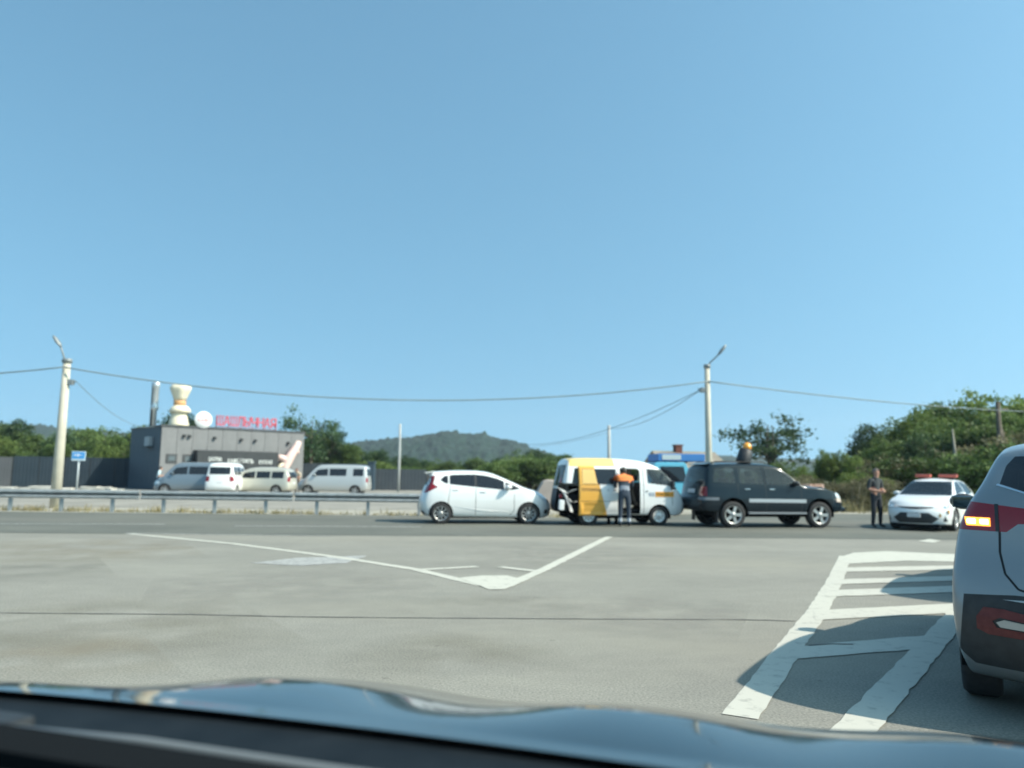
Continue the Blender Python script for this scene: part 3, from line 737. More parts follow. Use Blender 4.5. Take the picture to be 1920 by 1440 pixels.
# ---------------- white patrol car with red light bars, facing the camera
def sedan():
    q = dict(name='patrol_car', loc=(0, 0, 0), rz=0, label='white car with two red roof light bars parked facing the junction', cat='car',
        half=.86, paint=WHITE, bow=(.14, .34), crown=.06, N=(60, 24, 18), smooth=2,
        rear=[(.12, .25), (0, .40), (.02, .75), (.10, .98), (.3, 1.2), (.45, 1.36)],
        top=[(.45, 1.36), (.8, 1.44), (1.4, 1.48), (2.0, 1.47), (2.4, 1.40), (2.8, 1.20), (3.2, 1.01), (3.6, .93), (3.95, .85), (4.18, .74)],
        front=[(4.22, .17), (4.36, .20), (4.40, .42), (4.34, .60), (4.18, .74)],
        bot=[(.12, .25), (.6, .2), (3.6, .18), (4.22, .17)],
        ztab=[(.15, .94), (.4, 1.0), (.7, .99), (.92, .955), (1.0, .90), (1.2, .78), (1.4, .66), (1.5, .60)],
        xtab=[(0, .88), (.3, .95), (.8, 1), (3.5, 1), (4.0, .96), (4.4, .86)],
        wx=(.75, 3.40), wr=.31, arch=.355, ww=.20, style='five', steer=.0,
        side=[('window', TINT, [(.62, 1.10), (.70, 1.26), (1.1, 1.37), (1.62, 1.40), (1.62, 1.0), (.9, 1.03)]), ('window', TINT, [(1.68, 1.0), (1.68, 1.40), (2.1, 1.37), (2.5, 1.20), (2.86, .99)]),
              ('tail_light', REDL, [(-.05, .78), (.3, .82), (.25, .95), (-.05, .95)])],
        doors=[('door', WHITE, [(.98, .95), (1.02, .30), (1.62, .26), (1.62, .97)]), ('door', WHITE, [(1.66, .26), (1.66, .97), (2.70, .95), (2.86, .84), (2.86, .34), (2.78, .26)])],
        seams=[[(1.64, .25), (1.64, 1.0)], [(2.88, .86), (2.88, .3)]],
        rearcut=[('rear_window', TINT, [(-.55, 1.02), (.55, 1.02), (.46, 1.32), (-.46, 1.32)]), ('license_plate', PLATE, rect(-.26, .26, .6, .71))],
        frontcut=[('windshield', TINT, [(-.70, .985), (.70, .985), (.56, 1.385), (-.56, 1.385)]),
                  ('headlight', CLEARL, [(.44, .60), (.86, .62), (.84, .72), (.60, .70), (.44, .66)]), ('headlight', CLEARL, mirror_poly([(.44, .60), (.86, .62), (.84, .72), (.60, .70), (.44, .66)])),
                  ('upper_grille', BLACKP, [(-.50, .645), (-.10, .605), (.10, .605), (.50, .645), (.50, .675), (-.50, .675)]),
                  ('lower_grille', BLACKP, [(-.58, .36), (-.42, .225), (.42, .225), (.58, .36), (.36, .515), (-.36, .515)]),
                  ('fog_vent', BLACKP, [(.66, .28), (.76, .28), (.72, .44)]), ('fog_vent', BLACKP, mirror_poly([(.66, .28), (.76, .28), (.72, .44)])),
                  ('front_lip', BLACKP, rect(-.78, .78, .10, .205))],
        handles=[(1.15, .86), (1.85, .84)], mirror=(2.66, 1.02), seats=(2.0, 1.1), seatz=.48)
    root, tree = build_car(q)
    b = bmesh.new(); box(b, (4.375, -.17, .385), (4.412, .17, .50), None, .008); obj('license_plate', b, PLATE, root)
    b = bmesh.new(); box(b, (3.95, -.60, .10), (4.30, .60, .20)); obj('underbody', b, VOID, root)
    LB = plain('red_light_bar', (.52, .10, .06), .3, 0, .4)
    for y0, y1 in ((-.56, -.14), (.08, .58)):
        b = bmesh.new(); box(b, (1.62, y0, 1.505), (1.84, y1, 1.60), None, .025); lb = obj('light_bar', b, LB, root)
        b = bmesh.new(); box(b, (1.70, y0 + .08, 1.45), (1.76, y1 - .08, 1.51)); obj('bar_mount', b, BLACKP, lb)
    OR = plain('orange_livery', (.85, .42, .10), .5)
    for s in (-1, 1):
        y = surf_y(tree, 2.6, .80, s); b = bmesh.new(); box(b, (2.36, min(y, y + s * .006), .74), (2.80, max(y, y + s * .006), .86)); obj('livery_patch', b, OR, root); y = surf_y(tree, 2.95, .70, s); b = bmesh.new(); box(b, (2.86, min(y - s * .01, y + s * .008), .66), (3.02, max(y - s * .01, y + s * .008), .80)); obj('livery_patch', b, OR, root)
        y = surf_y(tree, 2.2, .5, s); b = bmesh.new(); box(b, (1.95, min(y, y + s * .006), .46), (2.55, max(y, y + s * .006), .50)); obj('livery_stripe', b, OR, root)
    y = surf_y(tree, 3.92, .56, 1); b = bmesh.new(); box(b, (3.82, y - .012, .50), (4.02, y + .004, .60)); obj('livery_patch', b, OR, root)
    hit = tree.ray_cast(Vector((6, .60, .45)), Vector((-1, 0, 0)))[0]
    b = bmesh.new(); lathe(b, [(.05, 0), (.05, .012)], 14, 'Z', Matrix.Translation(hit + Vector((-.004, 0, 0))) @ Matrix.Rotation(pi / 2 - .2, 4, 'Y')); obj('livery_patch', b, OR, root)
    for s in (-1, 1):
        hit = tree.ray_cast(Vector((6, s * .70, .665)), Vector((-1, 0, 0)))[0]
        b = bmesh.new(); bmesh.ops.create_uvsphere(b, u_segments=16, v_segments=10, radius=.045, matrix=Matrix.Translation(hit + Vector((-.012, 0, 0))))
        obj('lamp_reflector', b, plain('lamp_glass', (.9, .92, .95), .05, .9), root)
    # place: nose towards the junction, its left flank half turned to us
    phi = radians(42); h = Vector((-sin(phi), -cos(phi), 0)); nose = Vector((11.28, 21.5, 0))
    root.location = nose - h * 4.40; root.rotation_euler = (0, 0, math.atan2(h.y, h.x))
sedan()

# ---------------- silver crossover in the next lane: its left rear corner fills the right edge
KANG = radians(33); KT = Vector((sin(KANG), cos(KANG), 0)); KN = Vector((-cos(KANG), sin(KANG), 0))
AMBER = plain('lit_indicator', (.9, .40, .05), .3, 0, 0, 1.5, (1.0, .36, .05))
BULB = plain('lit_bulb_cell', (1, .7, .25), .3, 0, 0, 5.0, (1.0, .62, .20))
REFM = noisy('dusty_red_reflector', (.09, .008, .010), (.14, .02, .02), 30, .45)
def crossover(name, corner, label, pt, lit, group=None):
    hz = .935
    tl = [(.62, 1.10), (.90, 1.10), (.98, 1.15), (.98, 1.255), (.80, 1.275), (.45, 1.235), (.45, 1.155), (.56, 1.15)]
    q = dict(name=name, loc=corner + KN * -hz, rz=pi / 2 - KANG, label=label, cat='car', group=group,
        half=hz, paint=pt, bow=(.22, .3), crown=.06, N=(64, 30, 30), smooth=3,
        rear=[(.20, .21), (.06, .30), (0, .56), (.03, .80), (.10, 1.0), (.12, 1.22), (.20, 1.38), (.34, 1.56), (.38, 1.64)],
        top=[(.38, 1.64), (.8, 1.69), (1.5, 1.70), (2.1, 1.66), (2.55, 1.52), (3.0, 1.25), (3.25, 1.12), (3.7, 1.06), (4.1, .96)],
        front=[(4.16, .26), (4.34, .32), (4.38, .56), (4.32, .78), (4.1, .96)],
        bot=[(.20, .21), (.6, .22), (3.8, .24), (4.16, .26)],
        ztab=[(.25, .93), (.4, .985), (.62, 1.0), (.8, .995), (1.0, .965), (1.15, .93), (1.28, .87), (1.4, .79), (1.5, .745), (1.6, .70), (1.70, .64)],
        xtab=[(0, .99), (.2, .995), (.6, 1), (3.4, 1), (3.9, .96), (4.38, .84)],
        wx=(.82, 3.45), wr=.35, arch=.40, ww=.22, style='five',
        side=[('window', PRIV, [(.62, 1.30), (.75, 1.50), (1.35, 1.58), (1.35, 1.18), (.8, 1.22)]), ('window', TINT, [(1.42, 1.18), (1.42, 1.58), (2.1, 1.55), (2.4, 1.45), (2.85, 1.16)])],
        doors=[('door', pt, [(1.0, .95), (1.1, .35), (1.37, .33), (1.37, 1.14), (.98, 1.16)]), ('door', pt, [(1.42, .33), (1.42, 1.14), (2.85, 1.10), (2.95, .95), (2.95, .40), (2.85, .33)])],
        rearcut=[('rear_window', PRIV, [(-.64, 1.385), (-.50, 1.335), (-.30, 1.31), (.30, 1.31), (.50, 1.335), (.64, 1.385), (.60, 1.50), (.55, 1.56), (-.55, 1.56), (-.60, 1.50)]),
                 ('tail_light', REDL, tl), ('tail_light', REDL, mirror_poly(tl)),
                 ('license_plate', PLATE, rect(-.26, .26, .90, 1.01)), ('bumper_lower', BLACKP, [(-.86, .72), (-.90, .38), (-.82, .31), (.82, .31), (.90, .38), (.86, .72), (.6, .745), (-.6, .745)])],
        frontcut=[('windshield', TINT, [(-.72, 1.16), (.72, 1.16), (.62, 1.55), (-.62, 1.55)]), ('grille', BLACKP, [(-.5, .6), (.5, .6), (.6, .82), (-.6, .82)]), ('air_intake', BLACKP, rect(-.6, .6, .30, .45)),
                  ('headlight', CLEARL, [(.62, .74), (.9, .76), (.88, .88), (.66, .86)]), ('headlight', CLEARL, mirror_poly([(.62, .74), (.9, .76), (.88, .88), (.66, .86)]))],
        mirror=(2.72, 1.22), mmat=BLACKP, seats=(2.0, 1.2), seatz=.66)
    root, tree = build_car(q)
    def on_rear(y, z): 
        h = tree.ray_cast(Vector((-3, y, z)), Vector((1, 0, 0))); return h[0], h[1]
    def patch(name, poly, mat, off, parent, nz=10, ny=10, thick=.012):
        """a lens or trim piece that follows the rear skin, standing off it"""
        ys = [p[0] for p in poly]; zs = [p[1] for p in poly]; b = bmesh.new(); rows = []
        nyy, nzz = ny, nz
        for k in range(nzz + 1):
            row = []
            for i in range(nyy + 1):
                y = min(ys) + (max(ys) - min(ys)) * i / nyy; z = min(zs) + (max(zs) - min(zs)) * k / nzz
                h, n = on_rear(y, z); row.append(b.verts.new(h + n * off) if h is not None else None)
            rows.append(row)
        for k in range(nzz):
            for i in range(nyy):
                vs = [rows[k][i], rows[k][i + 1], rows[k + 1][i + 1], rows[k + 1][i]]
                if None not in vs: b.faces.new(vs)
        b.normal_update(); bmesh.ops.recalc_face_normals(b, faces=b.faces)
        if sum((f.normal.x for f in b.faces)) > 0: bmesh.ops.reverse_faces(b, faces=b.faces)
        b.normal_update()
        fs = set(cut(b, poly, 'x', -1, .02)); bmesh.ops.delete(b, geom=[f for f in b.faces if f not in fs], context='FACES')
        bmesh.ops.solidify(b, geom=b.faces[:], thickness=thick)
        for f in b.faces: f.smooth = False
        return obj(name, b, mat, parent)
    for s in (1, -1):
        mp = (lambda P: P) if s > 0 else mirror_poly
        patch('indicator', mp([(.70, 1.128), (.83, 1.128), (.84, 1.18), (.70, 1.18)]), AMBER if (lit and s > 0) else plain('amber_lens', (.7, .32, .05), .2), .004, root, 10, 10)
        if lit and s > 0:
            for a_, b_ in ((.708, .758), (.775, .828)): patch('bulb_cell', [(a_, 1.138), (b_ - .008, 1.138), (b_, 1.145), (b_, 1.166), (b_ - .008, 1.172), (a_ + .008, 1.172), (a_, 1.165)], BULB, .0075, root, 8, 8, .003)
        patch('lamp_divider', mp([(.655, 1.10), (.675, 1.10), (.675, 1.265), (.655, 1.265)]), BLACKP, .003, root, 12, 2)
        patch('reflector', mp([(.40, .62), (.66, .66), (.76, .66), (.80, .60), (.80, .53), (.74, .505), (.40, .50), (.40, .535), (.70, .55), (.72, .585), (.68, .61), (.40, .58)]), REFM, .006, root, 14, 20)
        patch('exhaust_trim', mp([(.40, .545), (.68, .555), (.70, .58), (.66, .60), (.40, .572)]), plain('satin_trim', (.40, .42, .42), .35, .7), .008, root, 8, 16)
        patch('bumper_crease', mp([(.40, .70), (.66, .715), (.40, .73)]), plain('satin_trim', (.40, .42, .42), .35, .7), .006, root, 6, 14)
        patch('glass_trim', mp([(.30, 1.300), (.50, 1.324), (.66, 1.378), (.652, 1.390), (.50, 1.334), (.30, 1.310)]), CHROME, .005, root, 14, 26, .008)
        gap = [(.655, 1.10), (.66, .98), (.64, .86), (.58, .78), (.46, .745), (.30, .735)]
        for p, r in zip(gap, gap[1:]):
            patch('tailgate_gap', mp(strip(p, r, .012)), DARKTRIM, .0015, root, 10, 10, .002)
    b = bmesh.new(); box(b, (.5, -.6, .2), (3.8, .6, .30)); obj('underbody', b, VOID, root)
    return root
crossover('crossover_car', Vector((2.60, 4.62, 0)), 'silver crossover car with its left amber indicator lit beside the hatched lane markings', SILVER, True)
crossover('crossover_car', Vector((2.66, 4.60, 0)) + KT * 5.25 + KN * -.18, 'dark grey crossover car waiting ahead of the silver one', paint('charcoal_paint', (.06, .07, .08), .3, .3), False)

# ---------------- vans and cars in the cafe's yard
def mpv(name, px, py, L, rz, pt, label, kind, group=None, depth=None):
    p = gnd(px, py)
    if kind == 'tall':
        H = 1.98; top = [(.12, 1.78), (.25, 1.93), (1.0, 1.98), (L - 1.9, 1.98), (L - 1.4, 1.90), (L - .95, 1.50), (L - .55, 1.10), (L - .2, .95)]
        wins = [(.35, 1.02), (L - 3.3, L - 2.2), (L - 2.1, L - 1.15)]; zb, zt = 1.25, 1.72
    else:
        H = 1.75; top = [(.18, 1.50), (.35, 1.66), (1.0, 1.75), (L - 2.2, 1.74), (L - 1.6, 1.62), (L - 1.1, 1.28), (L - .6, 1.0), (L - .2, .86)]
        wins = [(.42, 1.18), (1.28, L - 2.35), (L - 2.25, L - 1.35)]; zb, zt = 1.06, 1.48
    side = []
    for i, (a, c) in enumerate(wins):
        if i == 2: side.append(('window', PRIV, [(a, zb), (c + .10, zb - .02), (c - .28, zt - .08), (a, zt)]))
        else: side.append(('window', PRIV, rect(a, c, zb, zt)))
    q = dict(name=name, loc=p, rz=rz, label=label, cat='van' if kind == 'tall' else 'car', group=group, half=.88, paint=pt, bow=(.08, .25), crown=.05, N=(44, 14, 14), smooth=2,
        rear=[(.12, .30), (0, .42), (.02, .9), (.06, 1.3), top[0]], top=top, front=[(L - .15, .25), (L, .35), (L - .02, .70), (L - .2, top[-1][1])],
        bot=[(.12, .30), (.6, .25), (L - .8, .25), (L - .15, .25)],
        ztab=[(.2, .95), (.5, 1), (1.0, .98), (1.4, .88), (H, .72)], xtab=[(0, .94), (.3, 1), (L - .7, 1), (L, .82)],
        wx=(.85, L - .85), wr=.32, arch=.37, ww=.2, style='five', side=side + [('tail_light', REDL, rect(-.05, .16, .85, 1.15))],
        rearcut=[('rear_window', PRIV, rect(-.60, .60, zb + .02, zt - .02)), ('license_plate', PLATE, rect(-.17, .17, .72, .84))],
        frontcut=[('windshield', TINT, [(-.7, zb - .02), (.7, zb - .02), (.6, zt), (-.6, zt)]), ('headlight', CLEARL, rect(.5, .8, .66, .8)), ('headlight', CLEARL, rect(-.8, -.5, .66, .8)), ('grille', BLACKP, rect(-.4, .4, .55, .72))],
        mirror=(L - 1.30, zb + .06))
    return build_car(q)
mpv('minivan', 434, 928, 4.6, radians(186), GREYV, 'blue-grey minivan in the cafe yard nose towards the dark corner', 'tall')
mpv('minivan', 551, 929, 4.5, radians(176), BEIGE, 'champagne low minivan parked under the black cafe awning', 'low')
mpv('minivan', 694, 929, 4.75, radians(180), SILVER2, 'pale silver high-roof van parked beside the cafe corner', 'tall')
mpv('minivan', 409, 930, 4.4, radians(97), WHITE, 'white minivan showing its rear door between two parked minivans', 'tall')

# ---------------- light blue truck behind the van
def truck():
    root = empty('cargo_truck', (6.42, 29.5, 0), radians(4), 'light blue truck cab with a blue and white roof board behind the van', 'truck')
    b = bmesh.new(); prism(b, [(0, .55), (1.35, .55), (1.5, 1.2), (1.25, 1.98), (.1, 1.98), (0, 1.9)], (0, 1.7, 0), (-1.15, -.85, 0))
    es = [e for e in b.edges]; bmesh.ops.bevel(b, geom=es, offset=.05, segments=2, affect='EDGES')
    obj('cab', b, CYAN, root)
    for s in (-1, 1):
        b = bmesh.new(); prism(b, [(-.88, 1.25), (.12, 1.25), (.0, 1.82), (-.88, 1.82)], (0, .02, 0), (0, s * .862 - .01, 0)); obj('window', b, PRIV, root)
    b = bmesh.new(); box(b, (-3.2, -.9, .75), (-1.2, .9, .9)); box(b, (-3.2, -.9, .9), (-3.15, .9, 1.25)); box(b, (-3.2, -.9, .9), (-1.2, -.86, 1.25)); box(b, (-3.2, .86, .9), (-1.2, .9, 1.25)); obj('cargo_bed', b, CYAN, root)
    b = bmesh.new(); box(b, (-.95, -.80, 2.02), (.85, .80, 2.30), None, .03); rb = obj('roof_board', b, BLUEP, root)
    b = bmesh.new(); box(b, (-.80, -.815, 2.07), (-.08, -.80, 2.26)); obj('board_panel', b, plain('pale_board', (.50, .58, .60), .5), rb)
    b = bmesh.new(); box(b, (-.7, -.7, 1.96), (-.6, -.6, 2.03)); box(b, (.1, -.7, 1.96), (.2, -.6, 2.03)); box(b, (-.7, .6, 1.96), (-.6, .7, 2.03)); box(b, (.1, .6, 1.96), (.2, .7, 2.03)); obj('board_mount', b, BLACKP, rb)
    b = bmesh.new(); box(b, (-3.1, -.5, .45), (.2, .5, .60)); obj('chassis', b, VOID, root)
    add_wheels(root, (-2.5, -.35), .74, .38, .2, 'steel')
truck()
# ------------------------------------------------------------------ ground, road, yard
GRASS = noisy('dry_ground', (0.10, 0.12, 0.05), (0.20, 0.18, 0.11), 0.15, 0.95, 0.3, 3)
JUNC = asphalt('old_pale_asphalt', (0.228, 0.222, 0.196), (0.266, 0.258, 0.228), (0.272, 0.258, 0.214))
MAIN = asphalt('dark_road_asphalt', (0.110, 0.116, 0.102), (0.144, 0.148, 0.130), (0.160, 0.157, 0.136), 60, (0.12, 1.4, 1))
YARD = noisy('yard_gravel', (0.20, 0.19, 0.165), (0.32, 0.30, 0.26), 0.6, 0.95, 0.4, 12)
VERGE = noisy('verge_gravel', (0.27, 0.25, 0.205), (0.40, 0.375, 0.31), 1.2, 0.95, 0.5, 14)
MARK = roadpaint('worn_white_marking', (0.50, 0.49, 0.425), (0.33, 0.325, 0.285), 0.54)
FAINT = roadpaint('faded_white_marking', (0.40, 0.40, 0.38), (0.24, 0.24, 0.23), 0.44)
CRACK = plain('tar_crack', (0.085, 0.085, 0.08), 0.9)

sheet('ground', [(-1600, -200), (1600, -200), (1600, 1600), (-1600, 1600)], -0.03, GRASS, kind='structure')
RD = 0.055   # slope of the main road against the picture plane
def ry(x, c): return c + RD * x
junction = sheet('junction_asphalt', [(-70, -40), (90, -40), (90, ry(90, 17.95) + .1), (-70, ry(-70, 17.95) + .1)], 0.0, JUNC, kind='structure')
main = sheet('main_road', [(-260, ry(-260, 17.85)), (-40, ry(-40, 17.85)), (-8, 17.30), (2.5, 18.10), (40, ry(40, 17.85)), (260, ry(260, 17.85)), (260, ry(260, 31)), (60, ry(60, 31)), (9, 31.5), (2, 26.2), (-40, ry(-20, 26.3)), (-260, ry(-260, 26.3))], 0.004, MAIN, kind='structure')
sheet('gravel_verge', [(-120, ry(-120, 26.2)), (-40, ry(-20, 26.25)), (2.2, 26.15), (9.2, 31.45), (40, 33), (40, 36), (4, 34), (-6, 30), (-120, 30 + RD * -120)], -0.012, VERGE, kind='structure')
sheet('cafe_yard', [(-70, 27), (-6, 29.5), (3, 34), (6, 62), (-12, 75), (-70, 68)], -0.018, YARD, kind='structure')

mrng = random.Random(21)
def band(name, px, w, z=0.008, mat=MARK, parent=junction, jit=.005):
    z = .0046 + max(0, z - .006) * .3
    """a brushed line on the road: its edges waver a little"""
    K = [gnd(*p) for p in px]; P = []
    for a_, b_ in zip(K, K[1:]):
        m = max(1, min(80, int((b_ - a_).length / .12)))
        P += [a_.lerp(b_, i / m) for i in range(m)]
    P.append(K[-1]); L, R = [], []
    for i, p in enumerate(P):
        d = (P[min(i + 1, len(P) - 1)] - P[max(i - 1, 0)]); d.z = 0; d.normalize(); n = Vector((-d.y, d.x, 0))
        L.append(p + n * (w / 2 + mrng.gauss(0, jit))); R.append(p - n * (w / 2 + mrng.gauss(0, jit)))
    bm = bmesh.new(); a = [bm.verts.new((p.x, p.y, z)) for p in L]; b = [bm.verts.new((p.x, p.y, z)) for p in R]
    for i in range(len(P) - 1): bm.faces.new((a[i], b[i], b[i + 1], a[i + 1]))
    bmesh.ops.recalc_face_normals(bm, faces=bm.faces)
    if bm.faces[:][0].normal.z < 0: bmesh.ops.reverse_faces(bm, faces=bm.faces)
    return obj(name, bm, mat, parent)
def blot(name, px, z=0.010, mat=MARK, parent=junction, jit=.008):
    z = .0046 + max(0, z - .006) * .3
    K = [gnd(*p) for p in px]; P = []
    for a_, b_ in zip(K, K[1:] + K[:1]):
        m = max(1, min(30, int((b_ - a_).length / .16)))
        for i in range(m):
            q = a_.lerp(b_, i / m); P.append((q.x + mrng.gauss(0, jit), q.y + mrng.gauss(0, jit)))
    return sheet(name, P, z, mat, parent)
band('painted_line', [(243, 1001), (440, 1020), (640, 1046), (780, 1068), (905, 1098)], .17)
band('painted_line', [(938, 1104), (1020, 1068), (1080, 1038), (1142, 1007)], .17, .012)
blot('painted_tip', [(862, 1084), (905, 1080), (950, 1080), (988, 1088), (946, 1106), (918, 1106), (890, 1096)], .016)
band('painted_bar', [(786, 1069), (895, 1063)], .16, .014); band('painted_bar', [(938, 1064), (1018, 1073)], .16, .018)
blot('painted_patch', [(470, 1056), (560, 1046), (690, 1042), (650, 1056), (560, 1061)], .006, FAINT)
band('painted_line', [(1388, 1345), (1445, 1265), (1475, 1222), (1530, 1150), (1562, 1096), (1585, 1043)], .21)
blot('painted_band', [(1572, 1047), (1600, 1037), (1660, 1034), (1800, 1040), (2050, 1050), (2050, 1067), (1800, 1054), (1700, 1052), (1600, 1057), (1578, 1057)], .012)
for yl, yr, t, xl in ((1069, 1065, 4, 1574), (1092, 1085, 4.5, 1560), (1114, 1105, 6, 1548), (1155, 1141, 9, 1528), (1226, 1200, 12, 1482)):
    xr = 1800 + (1150 - yr) * 1.1; yr2 = yl + (yr - yl) * (xr - xl) / (1790 - xl)
    blot('painted_stripe', [(xl, yl - t), (xr, yr2 - t), (xr, yr2 + t), (xl, yl + t)], .014)
band('painted_line', [(1990, 985), (1880, 1060), (1785, 1165), (1700, 1262), (1582, 1394)], .22, .018)
blot('painted_patch', [(1722, 1015), (1742, 1011), (1764, 1014), (1750, 1018)], .012)
band('centre_dash', [(-60, 982), (310, 983)], .14, .009, FAINT, main); band('centre_dash', [(440, 986), (790, 988)], .14, .009, FAINT, main)
band('edge_line', [(235, 1000), (420, 1003), (620, 1005)], .12, .012, FAINT, main)
cr = [(-40, 1150), (160, 1152), (360, 1153), (560, 1157), (760, 1159), (960, 1161), (1200, 1161), (1400, 1163), (1520, 1165)]
band('road_crack', [(x + random.uniform(-8, 8), y + random.uniform(-1, 1)) for x, y in cr], .026, .005, CRACK, junction, .004)
band('road_crack', [(1515, 1212), (1560, 1209), (1600, 1210)], .03, .022, CRACK)

def soft_patch(name, c, strength, scale=2.0, stretch=(1, 1, 1)):
    """thin settled dust, oil or rubber whose edge breaks up into the asphalt below"""
    m, nt, b = new_mat(name); L = nt.links.new
    tc = nt.nodes.new('ShaderNodeTexCoord'); mp = nt.nodes.new('ShaderNodeMapping'); mp.inputs['Scale'].default_value = stretch
    n = nt.nodes.new('ShaderNodeTexNoise'); n.inputs['Scale'].default_value = scale; n.inputs['Detail'].default_value = 8
    L(tc.outputs['Object'], mp.inputs[0]); L(mp.outputs[0], n.inputs['Vector'])
    sb = nt.nodes.new('ShaderNodeVectorMath'); sb.operation = 'SUBTRACT'; sb.inputs[1].default_value = (.5, .5, 0)
    ml = nt.nodes.new('ShaderNodeVectorMath'); ml.operation = 'MULTIPLY'; ml.inputs[1].default_value = (2, 2, 0)
    ln = nt.nodes.new('ShaderNodeVectorMath'); ln.operation = 'LENGTH'
    L(tc.outputs['Generated'], sb.inputs[0]); L(sb.outputs[0], ml.inputs[0]); L(ml.outputs[0], ln.inputs[0])
    r1 = nt.nodes.new('ShaderNodeMapRange'); r1.inputs[1].default_value = 1.0; r1.inputs[2].default_value = .25; r1.interpolation_type = 'SMOOTHSTEP'
    L(ln.outputs['Value'], r1.inputs[0])
    r2 = nt.nodes.new('ShaderNodeMapRange'); r2.inputs[1].default_value = .36; r2.inputs[2].default_value = .66; L(n.outputs['Fac'], r2.inputs[0])
    mu = nt.nodes.new('ShaderNodeMath'); mu.operation = 'MULTIPLY'; L(r1.outputs[0], mu.inputs[0]); L(r2.outputs[0], mu.inputs[1])
    m2 = nt.nodes.new('ShaderNodeMath'); m2.operation = 'MULTIPLY'; m2.inputs[1].default_value = strength; L(mu.outputs[0], m2.inputs[0])
    L(m2.outputs[0], b.inputs['Alpha']); setp(b, base=c, rough=.9, spec=.2); return m
DUST = soft_patch('tan_dust', (.32, .275, .20), .30, 1.3); BROWN = soft_patch('brown_silt', (.19, .175, .125), .26, 1.0); RUBB = soft_patch('tyre_rubber_stain', (.15, .15, .13), .22, 1.4); PALE = soft_patch('pale_scuff', (.32, .31, .28), .40, 1.6)
def stain(name, px, mat, z): return sheet(name, [gnd(*p)[:2] for p in px], .0012 + (z - .005) * .8, mat, junction)
stain('dust_patch', [(-60, 1006), (330, 1006), (420, 1062), (-80, 1066)], DUST, .0062)
stain('silt_patch', [(-100, 1110), (420, 1112), (700, 1270), (-150, 1290)], BROWN, .0058)
stain('silt_patch', [(620, 1180), (1010, 1180), (1150, 1300), (600, 1300)], BROWN, .0066)
stain('dust_patch', [(-100, 1180), (260, 1180), (380, 1300), (-160, 1300)], DUST, .0070)
stain('scuff_patch', [(300, 1060), (760, 1065), (900, 1150), (250, 1150)], PALE, .0055)
stain('scuff_patch', [(850, 1018), (1250, 1018), (1330, 1075), (900, 1075)], PALE, .0064)
stain('scuff_patch', [(1000, 1120), (1420, 1110), (1380, 1210), (950, 1215)], PALE, .0060)
stain('rubber_patch', [(-40, 1040), (180, 1040), (240, 1100), (-60, 1100)], RUBB, .0074)
stain('rubber_patch', [(760, 1110), (1100, 1112), (1180, 1150), (740, 1150)], RUBB, .0078)
# ------------------------------------------------------------------ guard rail
GALV = noisy('galvanised_steel', (0.46, 0.50, 0.51), (0.60, 0.64, 0.65), 4, 0.45, metal=0.3)
GALVD = noisy('galvanised_post', (0.28, 0.31, 0.32), (0.38, 0.41, 0.42), 4, 0.55, metal=0.4)
rail = empty('guard_rail', (-4, 26.4, 0), 0, 'galvanised steel guard rail along the far edge of the main road', 'guard rail')
prof = [(0, .44), (-.05, .47), (-.075, .50), (-.05, .545), (0, .575), (0, .605), (-.05, .635), (-.075, .665), (-.05, .71), (0, .74)]
x = -3.15; xs = []
while x > -34: xs.append(x); x -= 1.76
for a, b in zip(xs[0::3], xs[3::3] + [xs[-1] - .2]):
    if a - b < .3: continue
    bm = bmesh.new(); A = [bm.verts.new((a + .95 + 4, p[0], p[1])) for p in prof]; B = [bm.verts.new((b + 1.01 + 4, p[0], p[1])) for p in prof]
    for k in range(len(prof) - 1): bm.faces.new((A[k], A[k + 1], B[k + 1], B[k]))
    bmesh.ops.solidify(bm, geom=bm.faces[:], thickness=.004); obj('rail_beam', bm, GALV, rail)
pm = None
for x in xs:
    if pm is None:
        bm = bmesh.new(); box(bm, (-.05, .02, -.02), (.05, .12, .70)); box(bm, (-.04, .0, .48), (.04, .03, .70))
        po = obj('rail_post', bm, GALVD, rail, loc=(x + 4, 0, 0)); pm = po.data
    else: link('rail_post', pm, None, rail, loc=(x + 4, 0, 0))
bm = bmesh.new(); box(bm, (-.10, -.10, -.02), (.10, .14, .86), None, .03); obj('end_post', bm, plain('blue_grey_end', (.16, .25, .33), .5), rail, loc=(1.75, -.02, 0))

# ------------------------------------------------------------------ cafe building
P0 = at(297, 900, 58.0); P0.z = 0
BA = radians(41.3); BU = Vector((cos(BA), sin(BA), 0)); BV = Vector((-sin(BA), cos(BA), 0))
def fp(px, py, off=0.0):
    """where a pixel's ray meets the cafe's front wall: distance along it and height"""
    d = ray(px, py); o = Vector((0, 0, EYE)); q = P0 - BV * off
    t = (q - o).dot(BV) / d.dot(BV); p = o + d * t - P0
    return p.dot(BU), p.z
BL = fp(567, 900)[0]; BH = 4.86; BD = 8.0
cafe = empty('cafe_building', P0, BA, 'grey flat-roofed cafe with a black lettered awning behind the parked vans', 'building')
WALLF = noisy('grey_wall_panel', (0.165, 0.168, 0.172), (0.20, 0.202, 0.206), 1.5, 0.6)
WALL_SHADE = noisy('shaded_wall_panel', (0.040, 0.064, 0.088), (0.052, 0.078, 0.102), 1.5, 0.6)  # shade of the side wall put into a darker, bluer panel colour
bm = bmesh.new(); box(bm, (.04, .05, -.02), (BL - .04, BD, BH - .05)); obj('wall_core', bm, WALL_SHADE, cafe)
n = 10; pmesh = None
for i in range(n):
    x0 = i * BL / n
    if pmesh is None:
        bm = bmesh.new(); box(bm, (.012, 0, -.02), (BL / n - .012, .06, BH - .02)); o = obj('wall_panel', bm, WALLF, cafe); pmesh = o.data
    else: o = link('wall_panel', pmesh, None, cafe)
    o.location = (x0, 0, 0)
